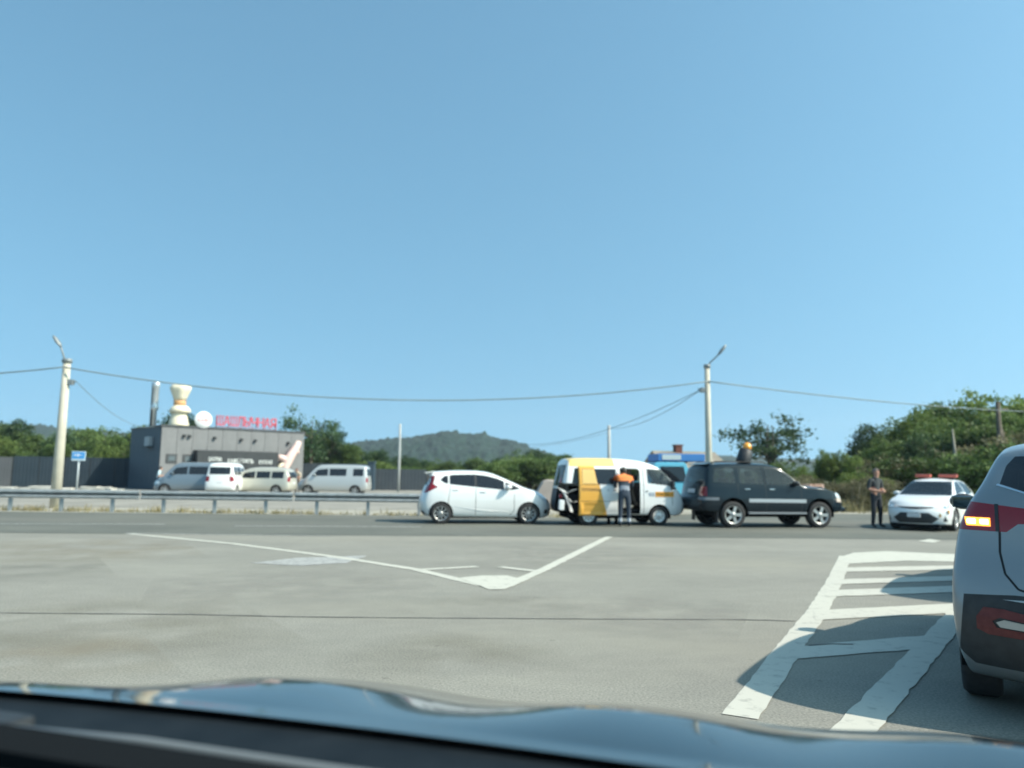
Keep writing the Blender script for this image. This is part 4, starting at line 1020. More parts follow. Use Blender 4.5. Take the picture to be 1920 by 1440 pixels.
sm = None
for i in range(6):
    if sm is None:
        bm = bmesh.new(); box(bm, (-.03, .012, -.02), (.035, BD / 6 - .012, BH - .02)); o = obj('side_panel', bm, WALL_SHADE, cafe); sm = o.data
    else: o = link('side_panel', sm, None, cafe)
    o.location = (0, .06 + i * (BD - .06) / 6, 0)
bm = bmesh.new(); box(bm, (-.10, -.08, BH - .02), (BL + .08, BD + .05, BH + .10)); obj('roof_coping', bm, plain('dark_coping', (.07, .075, .08), .6), cafe)
for pa, pb in (((312, 851), (331, 868)), ((343, 852), (361, 869))):
    u0, z1 = fp(*pa); u1, z0 = fp(*pb)
    bm = bmesh.new(); box(bm, (u0, -.06, z0), (u1, .03, z1)); w = obj('window', bm, plain('dark_window_frame', (.05, .055, .06), .6), cafe)
    bm = bmesh.new(); box(bm, (u0 + .16, -.075, z0 + .16), (u1 - .16, -.05, z1 - .16)); obj('pane', bm, plain('window_pane', (.10, .12, .13), .1), w)
u0, z1 = fp(371, 843, .9); u1, _ = fp(522, 852, .9); z0 = fp(371, 877, .9)[1]
AW = noisy('black_awning', (0.022, 0.026, 0.030), (0.034, 0.038, 0.042), 3, 0.55)
bm = bmesh.new(); prism(bm, [(0, z1), (-.9, z1 - .06), (-.9, z0), (-.82, z0), (-.82, z0 + .15), (0, z0 + .3)], (u1 - u0, 0, 0), (u0, 0, 0), (0, 1, 0)); aw = obj('awning', bm, AW, cafe)
WL = plain('white_letters', (.80, .82, .80), .5)
for txt, pa, pb in (('ШАУРМА', (391, 861), (416, 862)), ('КАФЕ-ГРИЛЬ', (427, 863), (475, 867)), ('КУХНЯ', (486, 867), (510, 868))):
    ua, za = fp(*pa, .92); ub, zb = fp(*pb, .92)
    t = text_obj('lettering', txt, .46, .02, WL, aw, ((ua + ub) / 2, -.925, (za + zb) / 2), (pi / 2, 0, 0))
    t.scale.x = (ub - ua) / max(.1, t.dimensions.x)
ud, _ = fp(455, 900)
bm = bmesh.new(); box(bm, (ud - 1.5, -.03, .0), (ud + 1.5, .04, 2.1)); dd = obj('glass_door', bm, plain('dark_door', (.03, .035, .04), .25), cafe)
for k in (-.5, .5):
    bm = bmesh.new(); box(bm, (ud + k - .03, -.06, 0), (ud + k + .03, -.03, 2.1)); obj('mullion', bm, BLACKP, dd)
for px in (345, 355, 402, 452, 478, 540):
    u, z = fp(px, 814 + (px - 300) * .07); bm = bmesh.new(); box(bm, (u - .1, -.22, z - .10), (u + .1, .0, z + .10), None, .02); obj('wall_lamp', bm, BLACKP, cafe)
bm = bmesh.new(); box(bm, (-.36, 1.9, 3.35), (-.03, 3.0, 4.1), None, .03); obj('air_conditioner', bm, plain('ac_grey', (.30, .34, .37), .5), cafe)
bm = bmesh.new(); box(bm, (-.45, 1.75, 3.25), (-.03, 3.15, 3.35)); obj('conditioner_bracket', bm, BLACKP, cafe)
# things on the roof
def on_roof(px, off=.6): u, _ = fp(px, 820, -off); return P0 + BU * u + BV * off + Vector((0, 0, BH + .10))
CREAM = noisy('cream_plaster', (0.72, 0.64, 0.47), (0.80, 0.73, 0.57), 3, 0.6)
st = empty('roof_sculpture', on_roof(333), 0, 'cream flared sculpture with a tan band standing on the cafe roof', 'sculpture')
bm = bmesh.new(); lathe(bm, [(.76, 0), (.76, .08), (.66, .5), (.56, .92), (.55, .98)], 20); obj('base', bm, CREAM, st)
bm = bmesh.new(); lathe(bm, [(.56, .98), (.78, 1.06), (.80, 1.2), (.66, 1.42), (.48, 1.58)], 20, 'Z', Matrix.Translation((.06, 0, 0))); obj('body', bm, CREAM, st)
bm = bmesh.new(); lathe(bm, [(.44, 1.58), (.46, 1.75), (.45, 1.97)], 18); obj('band', bm, plain('tan_band', (.60, .33, .15), .6), st)
bm = bmesh.new()
lathe(bm, [(.46, 1.97), (.54, 2.25), (.68, 2.6), (.80, 2.9), (.78, 3.06), (.62, 3.2), (.3, 3.27), (.02, 3.28)], 24)
for v in bm.verts:
    if 2.1 < v.co.z < 3.2: 
        a = math.atan2(v.co.y, v.co.x); k = 1 + .05 * cos(6 * a); v.co.x *= k; v.co.y *= k
obj('crown', bm, CREAM, st)
fl = empty('chimney_flue', on_roof(285, 2.2) , 0, 'bright metal flue pipe beside a dark pipe on the cafe roof', 'chimney')
FLUE = noisy('flue_metal', (0.55, 0.60, 0.63), (0.75, 0.80, 0.82), 3, 0.35, metal=0.5)
bm = bmesh.new(); lathe(bm, [(.16, 0), (.16, 1.2), (.26, 1.25), (.28, 1.5), (.20, 1.75), (.22, 1.8), (.22, 3.0), (.27, 3.05), (.27, 3.35), (.15, 3.5), (.02, 3.52)], 16, 'Z', Matrix.Translation((.12, -.1, 0))); obj('flue_pipe', bm, FLUE, fl)
bm = bmesh.new(); lathe(bm, [(.10, 0), (.10, 3.3), (.13, 3.35), (.02, 3.45)], 12, 'Z', Matrix.Translation((-.22, .1, 0))); obj('vent_pipe', bm, plain('dark_pipe', (.10, .12, .13), .6), fl)
ds = empty('disc_sign', on_roof(377, .25), BA, 'round white sign with small red lettering on the cafe roof edge', 'sign')
bm = bmesh.new(); lathe(bm, [(.02, -.06), (.66, -.06), (.68, 0), (.66, .06), (.02, .06)], 32, 'Y', Matrix.Translation((0, -.3, .52))); dk = obj('disc', bm, plain('white_sign', (.82, .83, .82), .45), ds)
text_obj('lettering', 'КАФЕ', .34, .006, plain('sign_red', (.55, .05, .08), .5), dk, (.02, -.372, .50), (pi / 2, 0, 0), 1.0)
bm = bmesh.new(); tube(bm, [(-.3, -.22, 0), (-.3, -.22, .5)], .03, 6); tube(bm, [(.3, -.22, 0), (.3, -.22, .5)], .03, 6); obj('sign_stand', bm, BLACKP, ds)
ls = empty('letter_sign', on_roof(403, .3), BA, 'row of large red letters standing on the cafe roof edge', 'sign')
RL = plain('red_letters', (.62, .075, .10), .45); uA, uB = fp(404, 800, -.3)[0], fp(517, 812, -.3)[0]; word = 'ШАШЛЫЧНАЯ'
for i, ch in enumerate(word):
    step = (uB - uA) / len(word); t = text_obj('letter', ch, 1.12, .05, RL, ls, (step * (i + .5), -.1, .52), (pi / 2, 0, 0)); t.scale.x = step * .90 / max(.2, t.dimensions.x)
bm = bmesh.new()
for z in (.06, .85): box(bm, (0, -.04, z), (uB - uA, 0, z + .04))
for i in range(6): box(bm, ((uB - uA) * i / 5.01, -.035, 0), ((uB - uA) * i / 5.01 + .04, .4, .05)); box(bm, ((uB - uA) * i / 5.01, -.003, 0), ((uB - uA) * i / 5.01 + .04, .03, .9))
obj('letter_frame', bm, plain('frame_red', (.35, .12, .13), .6), ls)
# pink limb-like sculpture leaning against the front wall
pk = empty('pink_sculpture', P0 + BU * (fp(545, 900)[0]) - BV * .6, BA, 'pale pink leaning sculpture in front of the cafe wall', 'sculpture')
PINK = noisy('pale_pink_plaster', (0.74, 0.50, 0.45), (0.80, 0.60, 0.54), 3, 0.6)
def lp(px, py): u, z = fp(px, py, .6); return (u - fp(545, 900)[0], 0, z)
bm = bmesh.new(); tube(bm, [(lp(528, 895)[0], 0, 0), lp(533, 880), lp(540, 862), lp(549, 848), lp(557, 836), lp(561, 828)], [.34, .32, .42, .36, .30, .20], 12); obj('limb', bm, PINK, pk, True)
bm = bmesh.new(); tube(bm, [lp(539, 864), lp(531, 860), lp(524, 857), lp(521, 862)], [.34, .30, .24, .12], 10); obj('branch', bm, PINK, pk, True)
bm = bmesh.new(); tube(bm, [lp(552, 845), lp(558, 847), lp(559, 851)], [.25, .2, .1], 10); obj('nub', bm, PINK, pk, True)
bm = bmesh.new(); tube(bm, [lp(536, 868), lp(526, 873), lp(519, 884)], [.22, .18, .16], 10); obj('branch', bm, CREAM, pk, True)

# ------------------------------------------------------------------ fences
FDARK = noisy('dark_fence_panel', (0.036, 0.062, 0.086), (0.048, 0.076, 0.10), 1.2, 0.6)
FGREY = noisy('grey_fence_panel', (0.085, 0.105, 0.125), (0.105, 0.125, 0.145), 1.2, 0.6)
FGREY2 = noisy('pale_fence_panel', (0.20, 0.205, 0.21), (0.23, 0.235, 0.24), 1.2, 0.6)
def fence(name, A, B, h, n, mats, label, group=None):
    d = B - A; L = d.length; r = empty(name, A, math.atan2(d.y, d.x), label, 'fence', group); mesh = None
    for i in range(n):
        w = L / n
        if mesh is None:
            bm = bmesh.new(); nn = 14; zz = []
            for k in range(nn + 1):
                xx = .03 + (w - .06) * k / nn; off = .012 if k % 2 else 0
                zz.append((bm.verts.new((xx, off, -.02)), bm.verts.new((xx, off, h))))
            for a, b in zip(zz, zz[1:]): bm.faces.new((a[0], b[0], b[1], a[1]))
            bmesh.ops.solidify(bm, geom=bm.faces[:], thickness=.02)
            me = bpy.data.meshes.new('panel'); bm.to_mesh(me); bm.free(); mesh = me
        o = bpy.data.objects.new('fence_panel', mesh); COL.objects.link(o); o.parent = r; o.location = (i * w, 0, 0)
        if len(mesh.materials) == 0: mesh.materials.append(mats[0])
        o.material_slots[0].link = 'OBJECT'; o.material_slots[0].material = mats[i % len(mats)]
    pm = None
    for i in range(n + 1):
        if pm is None:
            bm = bmesh.new(); box(bm, (-.04, .035, -.02), (.04, .11, h - .03)); o = obj('fence_post', bm, BLACKP, r); pm = o.data
        else: o = link('fence_post', pm, None, r)
        o.location = (i * L / n, 0, 0)
    return r
def gat(px, depth): p = at(px, 900, depth); p.z = 0; return p
fence('panel_fence', gat(-160, 61), gat(21, 62), 2.42, 4, [FGREY2], 'grey corrugated fence section next to the dark panels', None)
fence('panel_fence', gat(22, 62), gat(258, 66), 2.50, 5, [FDARK], 'dark blue-grey panel fence running up to the cafe side wall')
fence('panel_fence', gat(566, 69), gat(688, 70), 2.30, 3, [FGREY], 'grey panel fence between the cafe and the dark gate pillar')
fence('panel_fence', gat(703, 68), gat(800, 69), 1.86, 2, [FGREY], 'low grey panel fence right of the dark gate pillar')
p = gat(696, 67); bm = bmesh.new(); box(bm, (-.3, -.3, -.02), (.3, .3, 2.42), None, .03); box(bm, (-.36, -.36, 2.42), (.36, .36, 2.5))
tag(obj('gate_pillar', bm, FDARK, None, loc=p), 'square dark gate pillar between two grey fences', 'pillar')
BLK = noisy('pale_concrete', (0.42, 0.40, 0.35), (0.55, 0.53, 0.48), 2, 0.85, .3)
for px, w, hh, rz in ((8, 1.5, .28, .1), (48, 1.1, .24, 0), (84, 1.8, .36, -.05), (122, 1.0, .26, .2), (172, 1.1, .38, 0), (196, .9, .34, .1), (209, .5, .30, -.1), (226, .5, .22, .3)):
    bm = bmesh.new(); box(bm, (-w / 2, -.3, -.03), (w / 2, .3, hh), None, .05)
    for v in bm.verts: v.co += Vector((random.uniform(-.04, .04), random.uniform(-.04, .04), random.uniform(-.02, .02)))
    p = gat(px, 50); o = obj('concrete_block', bm, BLK, None, loc=p, rz=rz); tag(o, 'low pale concrete block lying in the row before the dark fence', 'block', 'pale blocks before the dark fence')

# ------------------------------------------------------------------ poles, lamps, wires
CONC = noisy('pole_concrete', (0.46, 0.43, 0.35), (0.56, 0.53, 0.44), 2.5, 0.85, .25)
CONC2 = noisy('pale_pole_concrete', (0.36, 0.37, 0.36), (0.46, 0.47, 0.46), 2.5, 0.85, .25)
LAMPM = noisy('lamp_metal', (0.20, 0.22, 0.22), (0.30, 0.32, 0.32), 6, 0.5, metal=.3)
def pole(name, base, H, rb, rt, label, mat, lamp=None, cat='lamp post'):
    r = empty(name, base, 0, label, cat)
    bm = bmesh.new(); n = 8
    tube(bm, [(0, 0, -.03), (0, 0, H * .5), (0, 0, H)], [rb, (rb + rt) / 2, rt], n); obj('shaft', bm, mat, r)
    if lamp:
        s, reach, up = lamp
        bm = bmesh.new(); lathe(bm, [(rt * 1.3, H - .12), (rt * 1.35, H - .02), (rt * 1.2, H + .03)], 12); obj('collar', bm, LAMPM, r)
        bm = bmesh.new(); tube(bm, [(s * .02, 0, H - .15), (s * .12, -.05, H + .12), (s * reach * .6, -.1, H + up * .55), (s * reach, -.12, H + up)], .032, 7); ar = obj('arm', bm, LAMPM, r)
        M = Matrix.Translation((s * reach, -.12, H + up)) @ Matrix.Rotation(-s * .9, 4, 'Y')
        bm = bmesh.new(); bmesh.ops.create_icosphere(bm, subdivisions=2, radius=1, matrix=M @ Matrix.Diagonal((.30, .12, .07, 1)) @ Matrix.Translation((s * .6, 0, 0)))
        obj('lamp_head', bm, LAMPM, ar, True)
    return r
PL = gnd(103, 952); PL.z = 0
HL = 5.62
pole('lamp_post', PL, HL, .20, .135, 'pale concrete lamp post standing behind the guard rail by the blue sign', CONC, (-1, .26, .55))
PR = at(1329, 860, 31.5); PR.z = 0
HR = 6.10
pole('lamp_post', PR, HR, .155, .11, 'tall concrete lamp post rising behind the dark off-road wagon', CONC, (1, .50, .50))
p = at(1142, 850, 60); p.z = 0; P3 = p.copy(); pole('utility_pole', p, 5.45, .15, .12, 'short pale utility pole rising behind the white van roof', CONC2, None, 'utility pole')
p = at(748, 880, 62); p.z = 0; P4 = p.copy(); pole('utility_pole', p, 5.5, .12, .09, 'thin pale utility pole behind the low grey fence', CONC2, None, 'utility pole')
for P, H, s in ((PL, 4.75, 1), (PR, 5.05, -1)):
    bm = bmesh.new(); box(bm, (-.05, -.09, -.1), (.12 * 1.4, .09, .1), None, .02); tube(bm, [(.1, 0, 0), (.26, 0, .03)], .03, 6)
    tag(obj('wire_bracket', bm, LAMPM, None, loc=P + Vector((s * .15, -.0, H)), rz=0 if s > 0 else pi), 'small dark wire bracket clamped on the %s concrete lamp post' % ('thicker' if s > 0 else 'taller'), 'bracket')
CAB = noisy('aerial_cable', (0.16, 0.20, 0.21), (0.22, 0.26, 0.27), 2, 0.7)
def wire(a, b, sag, r, label, n=28):
    bm = bmesh.new(); tube(bm, [a.lerp(b, k / n) - Vector((0, 0, sag * 4 * (k / n) * (1 - k / n))) for k in range(n + 1)], r, 6)
    tag(obj('power_line', bm, CAB, None), label, 'cable', 'aerial cables')
aL = PL + Vector((.0, -.24, 5.30)); aR = PR + Vector((0, -.16, 5.40))
wire(at(-420, 690, 30.5), aL, .35, .026, 'aerial cable arriving at the thicker lamp post from beyond the fence')
wire(aL, aR, 1.02, .026, 'long sagging aerial cable between the two concrete lamp posts')
PFR = at(2050, 775, 44)
wire(aR, PFR, .30, .026, 'aerial cable running from the taller lamp post into the big trees')
b3 = PR + Vector((-.30, 0, 5.05))
wire(b3, P3 + Vector((-.1, -.2, 5.2)), .5, .014, 'thin wire from the taller lamp post to the short utility pole')
wire(b3, P3 + Vector((-9, 6, 4.4)), 1.1, .014, 'thin lower wire from the taller lamp post past the short utility pole')
wire(P3 + Vector((0, -.2, 4.9)), P4 + Vector((0, -.16, 4.6)), 1.2, .014, 'thin slack wire between the two pale utility poles')
wire(PL + Vector((.42, 0, 4.78)), P0 + BU * .2 + BV * 2 + Vector((0, 0, BH + .1)), .7, .013, 'thin wire from the thicker lamp post to the cafe roof')

# road sign
p = at(145, 900, 46); p.z = 0
sg = empty('road_sign', p, .1, 'small blue road sign on a grey post before the dark fence', 'sign')
bm = bmesh.new(); tube(bm, [(0, 0, -.02), (0, 0, 2.5)], .055, 8); obj('post', bm, GALV, sg)
bm = bmesh.new(); box(bm, (-.40, -.10, 1.98), (.40, -.06, 2.54), None, .02); pnl = obj('sign_plate', bm, plain('sign_border', (.55, .66, .72), .5), sg)
bm = bmesh.new(); box(bm, (-.36, -.112, 2.10), (.36, -.098, 2.50)); obj('sign_face', bm, plain('sign_blue', (.06, .30, .66), .5), pnl)
bm = bmesh.new(); box(bm, (-.06, -.122, 2.24), (.02, -.108, 2.40)); box(bm, (-.24, -.122, 2.28), (-.12, -.108, 2.36)); box(bm, (.06, -.122, 2.30), (.2, -.108, 2.34)); obj('sign_symbol', bm, WL, pnl)

# old house with chimney
hp = at(1250, 900, 74); hp.z = 0
hs = empty('old_house', hp, radians(14), 'old house with a pale slate roof and a brick chimney behind the truck', 'house')
Lh, Wh, eh, rh = 6.2, 5.0, 2.55, 4.05
bm = bmesh.new(); prism(bm, [(0, 0), (Wh, 0), (Wh, eh), (Wh / 2, rh - .1), (0, eh)], (Lh, 0, 0), (0, 0, 0), (0, 1, 0)); obj('wall', bm, plain('green_dark_boards', (.05, .10, .11), .7), hs)
SL = noisy('slate_roof', (0.40, 0.36, 0.30), (0.52, 0.47, 0.40), 1.5, .85, .3, 10)
for s in (0, 1):
    bm = bmesh.new(); y0, y1 = (-.45, Wh / 2) if s == 0 else (Wh + .45, Wh / 2); nn = 40; rows = []
    for k in range(nn + 1):
        x = -.4 + (Lh + .8) * k / nn; dz = .03 * (k % 2)
        rows.append((bm.verts.new((x, y0, eh - .22 + dz)), bm.verts.new((x, y1, rh + dz))))
    for a, b in zip(rows, rows[1:]): bm.faces.new((a[0], b[0], b[1], a[1]))
    bmesh.ops.solidify(bm, geom=bm.faces[:], thickness=.05); obj('roof', bm, SL, hs)
bm = bmesh.new(); box(bm, (2.1, Wh / 2 - .35, rh - .35), (2.8, Wh / 2 + .35, rh + .55)); box(bm, (2.02, Wh / 2 - .43, rh + .55), (2.88, Wh / 2 + .43, rh + .68)); obj('chimney', bm, noisy('old_brick', (.10, .035, .03), (.20, .07, .05), 5, .9), hs)
bm = bmesh.new(); box(bm, (-.03, 1.9, 1.0), (.02, 3.1, 2.1)); obj('window', bm, PRIV, hs)

# pinkish concrete lump behind the hatchback's nose, rusty railing behind the wagon
p = at(1022, 900, 33); p.z = 0
bm = bmesh.new(); prism(bm, [(-.75, -.02), (1.1, -.02), (.95, 1.22), (.1, 1.26), (-.1, 1.18)], (0, 1.0, 0)); bmesh.ops.bevel(bm, geom=bm.edges[:], offset=.05, segments=1, affect='EDGES')
tag(obj('concrete_wedge', bm, noisy('pinkish_concrete', (.36, .31, .28), (.44, .385, .35), 2, .9, .3), None, loc=p), 'pinkish sloped concrete block behind the nose of the hatchback', 'block')
p = at(1523, 930, 29); p.z = 0
fr = empty('metal_railing', p, 0, 'rusty pale metal railing behind the bonnet of the dark wagon', 'railing')
RU = noisy('rusty_pink_metal', (.42, .22, .17), (.55, .40, .33), 6, .7)
for z in (.86, 1.0, 1.14, 1.20):
    bm = bmesh.new(); tube(bm, [(-.55, 0, z), (.42, 0, z)], .022, 6); obj('rail_bar', bm, RU, fr)
for x in (-.55, -.06, .42):
    bm = bmesh.new(); tube(bm, [(x, 0, -.02), (x, 0, 1.22)], .028, 6); obj('railing_post', bm, RU, fr)
# ------------------------------------------------------------------ hills
FOREST = noisy('far_forest', (0.004, 0.019, 0.015), (0.014, 0.040, 0.027), 0.11, 0.95, 0.0, detail=8)
def hill(name, prof, D, depth, seed, amp):
    xs, ys = zip(*prof); cols = np.arange(xs[0], xs[-1] + 1, 3.0); nr = 70; V = []; 
    for i, px in enumerate(cols):
        y = np.interp(px, xs, ys); edge = min(1, (px - xs[0]) / 60, (xs[-1] - px) / 60)
        for k in range(nr + 6):
            t = k / nr
            dist = D - depth * (1 - t) if k <= nr else D + (k - nr) * 60
            top = at(px, y, D); f = sin(min(t, 1) * pi / 2) ** 1.3 if k <= nr else max(0, 1 - (k - nr) / 5.0)
            q = at(px, 900, dist); nz = .7 * noise.noise(Vector((q.x * .03, q.y * .03, seed))) + .7 * abs(noise.noise(Vector((q.x * .10, q.y * .10, seed + 9)))) + .45 * noise.noise(Vector((q.x * .25, q.y * .25, seed + 5)))
            z = max(0, top.z) * f + amp * nz * min(1, f * 3) - .5
            V.append((q.x, q.y, max(z, -1.0) if f > 0 else -1.0))
    m = nr + 6; Q = [(i * m + k, (i + 1) * m + k, (i + 1) * m + k + 1, i * m + k + 1) for i in range(len(cols) - 1) for k in range(m - 1)]
    o = link(name, npmesh(name, V, Q), FOREST, None, True); tag(o, kind='structure'); return o
hill('hill', [(380, 884), (470, 862), (560, 850), (640, 838), (700, 832), (760, 828), (800, 820), (830, 816), (870, 822), (905, 820), (935, 831), (960, 829), (1000, 848), (1045, 864), (1090, 878), (1130, 888)], 800, 330, 1.0, 6.5)
hill('hill', [(1120, 896), (1200, 882), (1260, 873), (1340, 858), (1400, 860), (1480, 864), (1540, 866), (1620, 866), (1800, 872), (2000, 890)], 1200, 400, 4.0, 7.0)
hill('hill', [(-500, 800), (-200, 796), (0, 803), (45, 801), (80, 806), (200, 815), (330, 830), (460, 850), (560, 878)], 1000, 350, 7.0, 7.0)

# ------------------------------------------------------------------ trees
BARK = noisy('bark', (0.07, 0.06, 0.045), (0.13, 0.11, 0.085), 6, 0.9, .4)
PBARK = noisy('pale_bark', (0.26, 0.24, 0.19), (0.36, 0.33, 0.27), 6, 0.9, .3)
LEAF_A = leafmat('leaf_mid_green', (0.055, 0.099, 0.030), (0.110, 0.172, 0.049), (0.179, 0.241, 0.076))
LEAF_B = leafmat('leaf_dark_green', (0.041, 0.084, 0.041), (0.072, 0.131, 0.056), (0.125, 0.191, 0.078))
LEAF_C = leafmat('leaf_light_green', (0.097, 0.152, 0.036), (0.152, 0.218, 0.055), (0.218, 0.273, 0.079))
LEAF_D = leafmat('leaf_dry_olive', (0.089, 0.091, 0.045), (0.152, 0.145, 0.076), (0.216, 0.196, 0.113))
def crown_mesh(name, H, zlo, R, nclump, nleaf, leaf, seed, gap=0.0, lobes=5):
    rng = np.random.default_rng(seed); C = []
    L = [(np.array([rng.uniform(-.45, .45) * R, rng.uniform(-.45, .45) * R, zlo + (H - zlo) * rng.uniform(.25, .78)]), rng.uniform(.45, .75) * R, (H - zlo) * rng.uniform(.2, .32)) for _ in range(lobes)]
    L.append((np.array([0, 0, zlo + (H - zlo) * .5]), R * .8, (H - zlo) * .45))
    while len(C) < nclump:
        c, rh, rv = L[rng.integers(len(L))]; d = rng.normal(size=3); d /= np.linalg.norm(d); rr = rng.uniform(.35, 1.0) ** .5
        p = c + d * rr * np.array([rh, rh, rv])
        if p[2] < zlo * .8 or p[2] > H: continue
        if gap and noise.noise(Vector(p * (1.1 / R * 2) + seed)) < gap - .35: continue
        C.append(p)
    C = np.array(C); n = nclump * nleaf
    ctr = np.repeat(C, nleaf, 0) + rng.normal(size=(n, 3)) * np.array([.30, .30, .20]) * (R / 3.0)
    sz = leaf * rng.uniform(.6, 1.35, (n, 1))
    nr = rng.normal(size=(n, 3)) + np.array([0, 0, .7]); nr /= np.linalg.norm(nr, axis=1, keepdims=True)
    a = np.cross(nr, rng.normal(size=(n, 3))); a /= np.linalg.norm(a, axis=1, keepdims=True); b = np.cross(nr, a)
    V = np.stack([ctr - a * sz * .5, ctr - b * sz * .30 + nr * sz * .1, ctr + a * sz * .6 - nr * sz * .12, ctr + b * sz * .30 + nr * sz * .1], 1).reshape(-1, 3)
    V[:, 2] = np.maximum(V[:, 2], .02)
    return npmesh(name, V, np.arange(n * 4).reshape(-1, 4)), C
def trunk_mesh(H, C, seed, r0, nb=14, forks=1):
    rng = random.Random(seed); bm = bmesh.new()
    for f in range(forks):
        ox = rng.uniform(-.15, .15) * (forks > 1); lean = rng.uniform(-.25, .25) * (1 + forks * .5)
        pts = [(ox, 0, -.05), (ox + lean * .2, lean * .1, H * .25), (ox + lean * .7, -lean * .2, H * .5), (ox + lean, lean * .2, H * .82)]
        tube(bm, pts, [r0, r0 * .8, r0 * .55, r0 * .15], 7)
        for k in range(nb // forks):
            c = C[rng.randrange(len(C))]; t = min(.9, max(.22, c[2] / H * .72)); z = H * t; i = min(2, int(t / .33))
            s = Vector(pts[1]).lerp(Vector(pts[3]), max(0, min(1, (z / H - .25) / .57))); e = Vector(c)
            tube(bm, [s, s.lerp(e, .5) + Vector((0, 0, .12)), e], [r0 * .34, r0 * .2, r0 * .06], 5)
    me = bpy.data.meshes.new('trunk'); bm.to_mesh(me); bm.free(); return me
KIND = {}
def kind(key, H, zlo, R, nc, nl, leaf, mat, bark, r0, seeds, gap=0, lobes=5, forks=1):
    KIND[key] = []
    for s in seeds:
        me, C = crown_mesh('crown', H, zlo, R, nc, nl, leaf, s, gap, lobes); me.materials.append(mat)
        tm = trunk_mesh(H, C, s, r0, forks=forks); tm.materials.append(bark); KIND[key].append((tm, me, H, R))
kind('broad', 6.0, 1.0, 2.3, 300, 30, .20, LEAF_A, BARK, .16, (1, 2, 3))
kind('dark', 6.0, .8, 2.2, 300, 30, .20, LEAF_B, BARK, .16, (4, 5, 6))
kind('light', 6.0, .6, 2.1, 260, 28, .20, LEAF_C, BARK, .13, (7, 8))
kind('bush', 3.0, .05, 1.7, 170, 26, .16, LEAF_A, BARK, .06, (9, 10), lobes=6, forks=3)
kind('lightbush', 3.0, .05, 1.8, 170, 26, .16, LEAF_C, BARK, .06, (11, 12), lobes=6, forks=3)
kind('dry', 3.0, .05, 1.5, 110, 20, .13, LEAF_D, PBARK, .05, (13, 14), lobes=6, forks=4)
kind('sparse', 6.0, 1.6, 2.6, 62, 34, .22, LEAF_B, BARK, .15, (15, 16), .25, 9, 2)
TN = {'broad': 'broadleaf_tree', 'dark': 'broadleaf_tree', 'light': 'broadleaf_tree', 'bush': 'bush', 'lightbush': 'bush', 'dry': 'dry_shrub', 'sparse': 'open_crowned_tree'}
trng = random.Random(3)
TONE = {'broad': 'mid green', 'dark': 'dark green', 'light': 'light green', 'bush': 'mid green', 'lightbush': 'light green', 'dry': 'dry olive'}
def plant(k, px, ytop, depth, label, group, wide=1.0):
    label = label.replace('TONE', TONE.get(k, 'green')); group = group and group.replace('TONE', TONE.get(k, 'green'))
    tm, cm, H, R = trng.choice(KIND[k]); base = at(px, 900, depth); base.z = -.03
    h = max(.8, at(px, ytop, depth).z); s = h / H
    o = empty(TN[k], base, trng.uniform(0, 2 * pi), label, 'bush' if H < 4 else 'tree', group)
    sx = s * wide * trng.uniform(.92, 1.12) if H > 4 else s * wide * 1.1
    o.scale = (sx, sx, s * 1.03)
    for nm, me in (('trunk', tm), ('crown' if H > 4 else 'foliage', cm)):
        link(nm, me, None, o)
    return o
def contour(tab, px): xs, ys = zip(*tab); return float(np.interp(px, xs, ys))
# right-hand wood rising behind the patrol car
RT = [(1490, 872), (1530, 850), (1570, 842), (1610, 830), (1640, 800), (1700, 774), (1750, 760), (1800, 746), (1850, 740), (1900, 744), (2000, 735), (2300, 730)]
g = 'trees of the wood behind the patrol car'
for px in range(1640, 2260, 42):
    plant(trng.choice(['broad', 'dark', 'broad', 'light']), px + trng.uniform(-12, 12), contour(RT, px) + trng.uniform(-3, 9), trng.uniform(54, 60), 'TONE tree in the tall rear row of the wood behind the patrol car', 'TONE ' + g, 1.1)
for px in range(1610, 2240, 58):
    plant(trng.choice(['broad', 'dark', 'broad']), px + trng.uniform(-14, 14), contour(RT, px) + trng.uniform(22, 52), trng.uniform(46, 50), 'TONE tree in the middle row of the wood behind the patrol car', 'TONE ' + g + ', middle row', 1.1)
for px in range(1600, 2200, 44):
    plant(trng.choice(['bush', 'bush', 'lightbush', 'dry']), px + trng.uniform(-14, 14), min(905, contour(RT, px) + trng.uniform(70, 110)), trng.uniform(38, 43), 'low TONE roadside bush at the foot of the wood behind the patrol car', 'TONE roadside bushes at the foot of the wood', 1.15)
for px, yt in ((1508, 866), (1545, 846), (1566, 848), (1590, 852), (1625, 846)):
    plant('light', px, yt, trng.uniform(48, 53), 'slim light green tree at the low end of the wood beyond the wagon bonnet', 'light green trees at the low end of the wood', .75)
for px in range(1490, 1680, 22):
    plant('dry', px + trng.uniform(-6, 6), trng.uniform(884, 902), trng.uniform(35, 38.5), 'brown dry shrub at the road edge between the wagon and the patrol car', 'dry brown shrubs at the road edge', 1.0)
plant('lightbush', 1600, 880, 40, 'bright green bush among the dry brown shrubs', None, .9)
# open-crowned tree above the wagon
plant('sparse', 1446, 772, 62, 'tree with an open gappy crown rising above the dark wagon', None, 1.25)
plant('bush', 1462, 868, 58, 'dark bush at the foot of the open-crowned tree', None, 1.0)
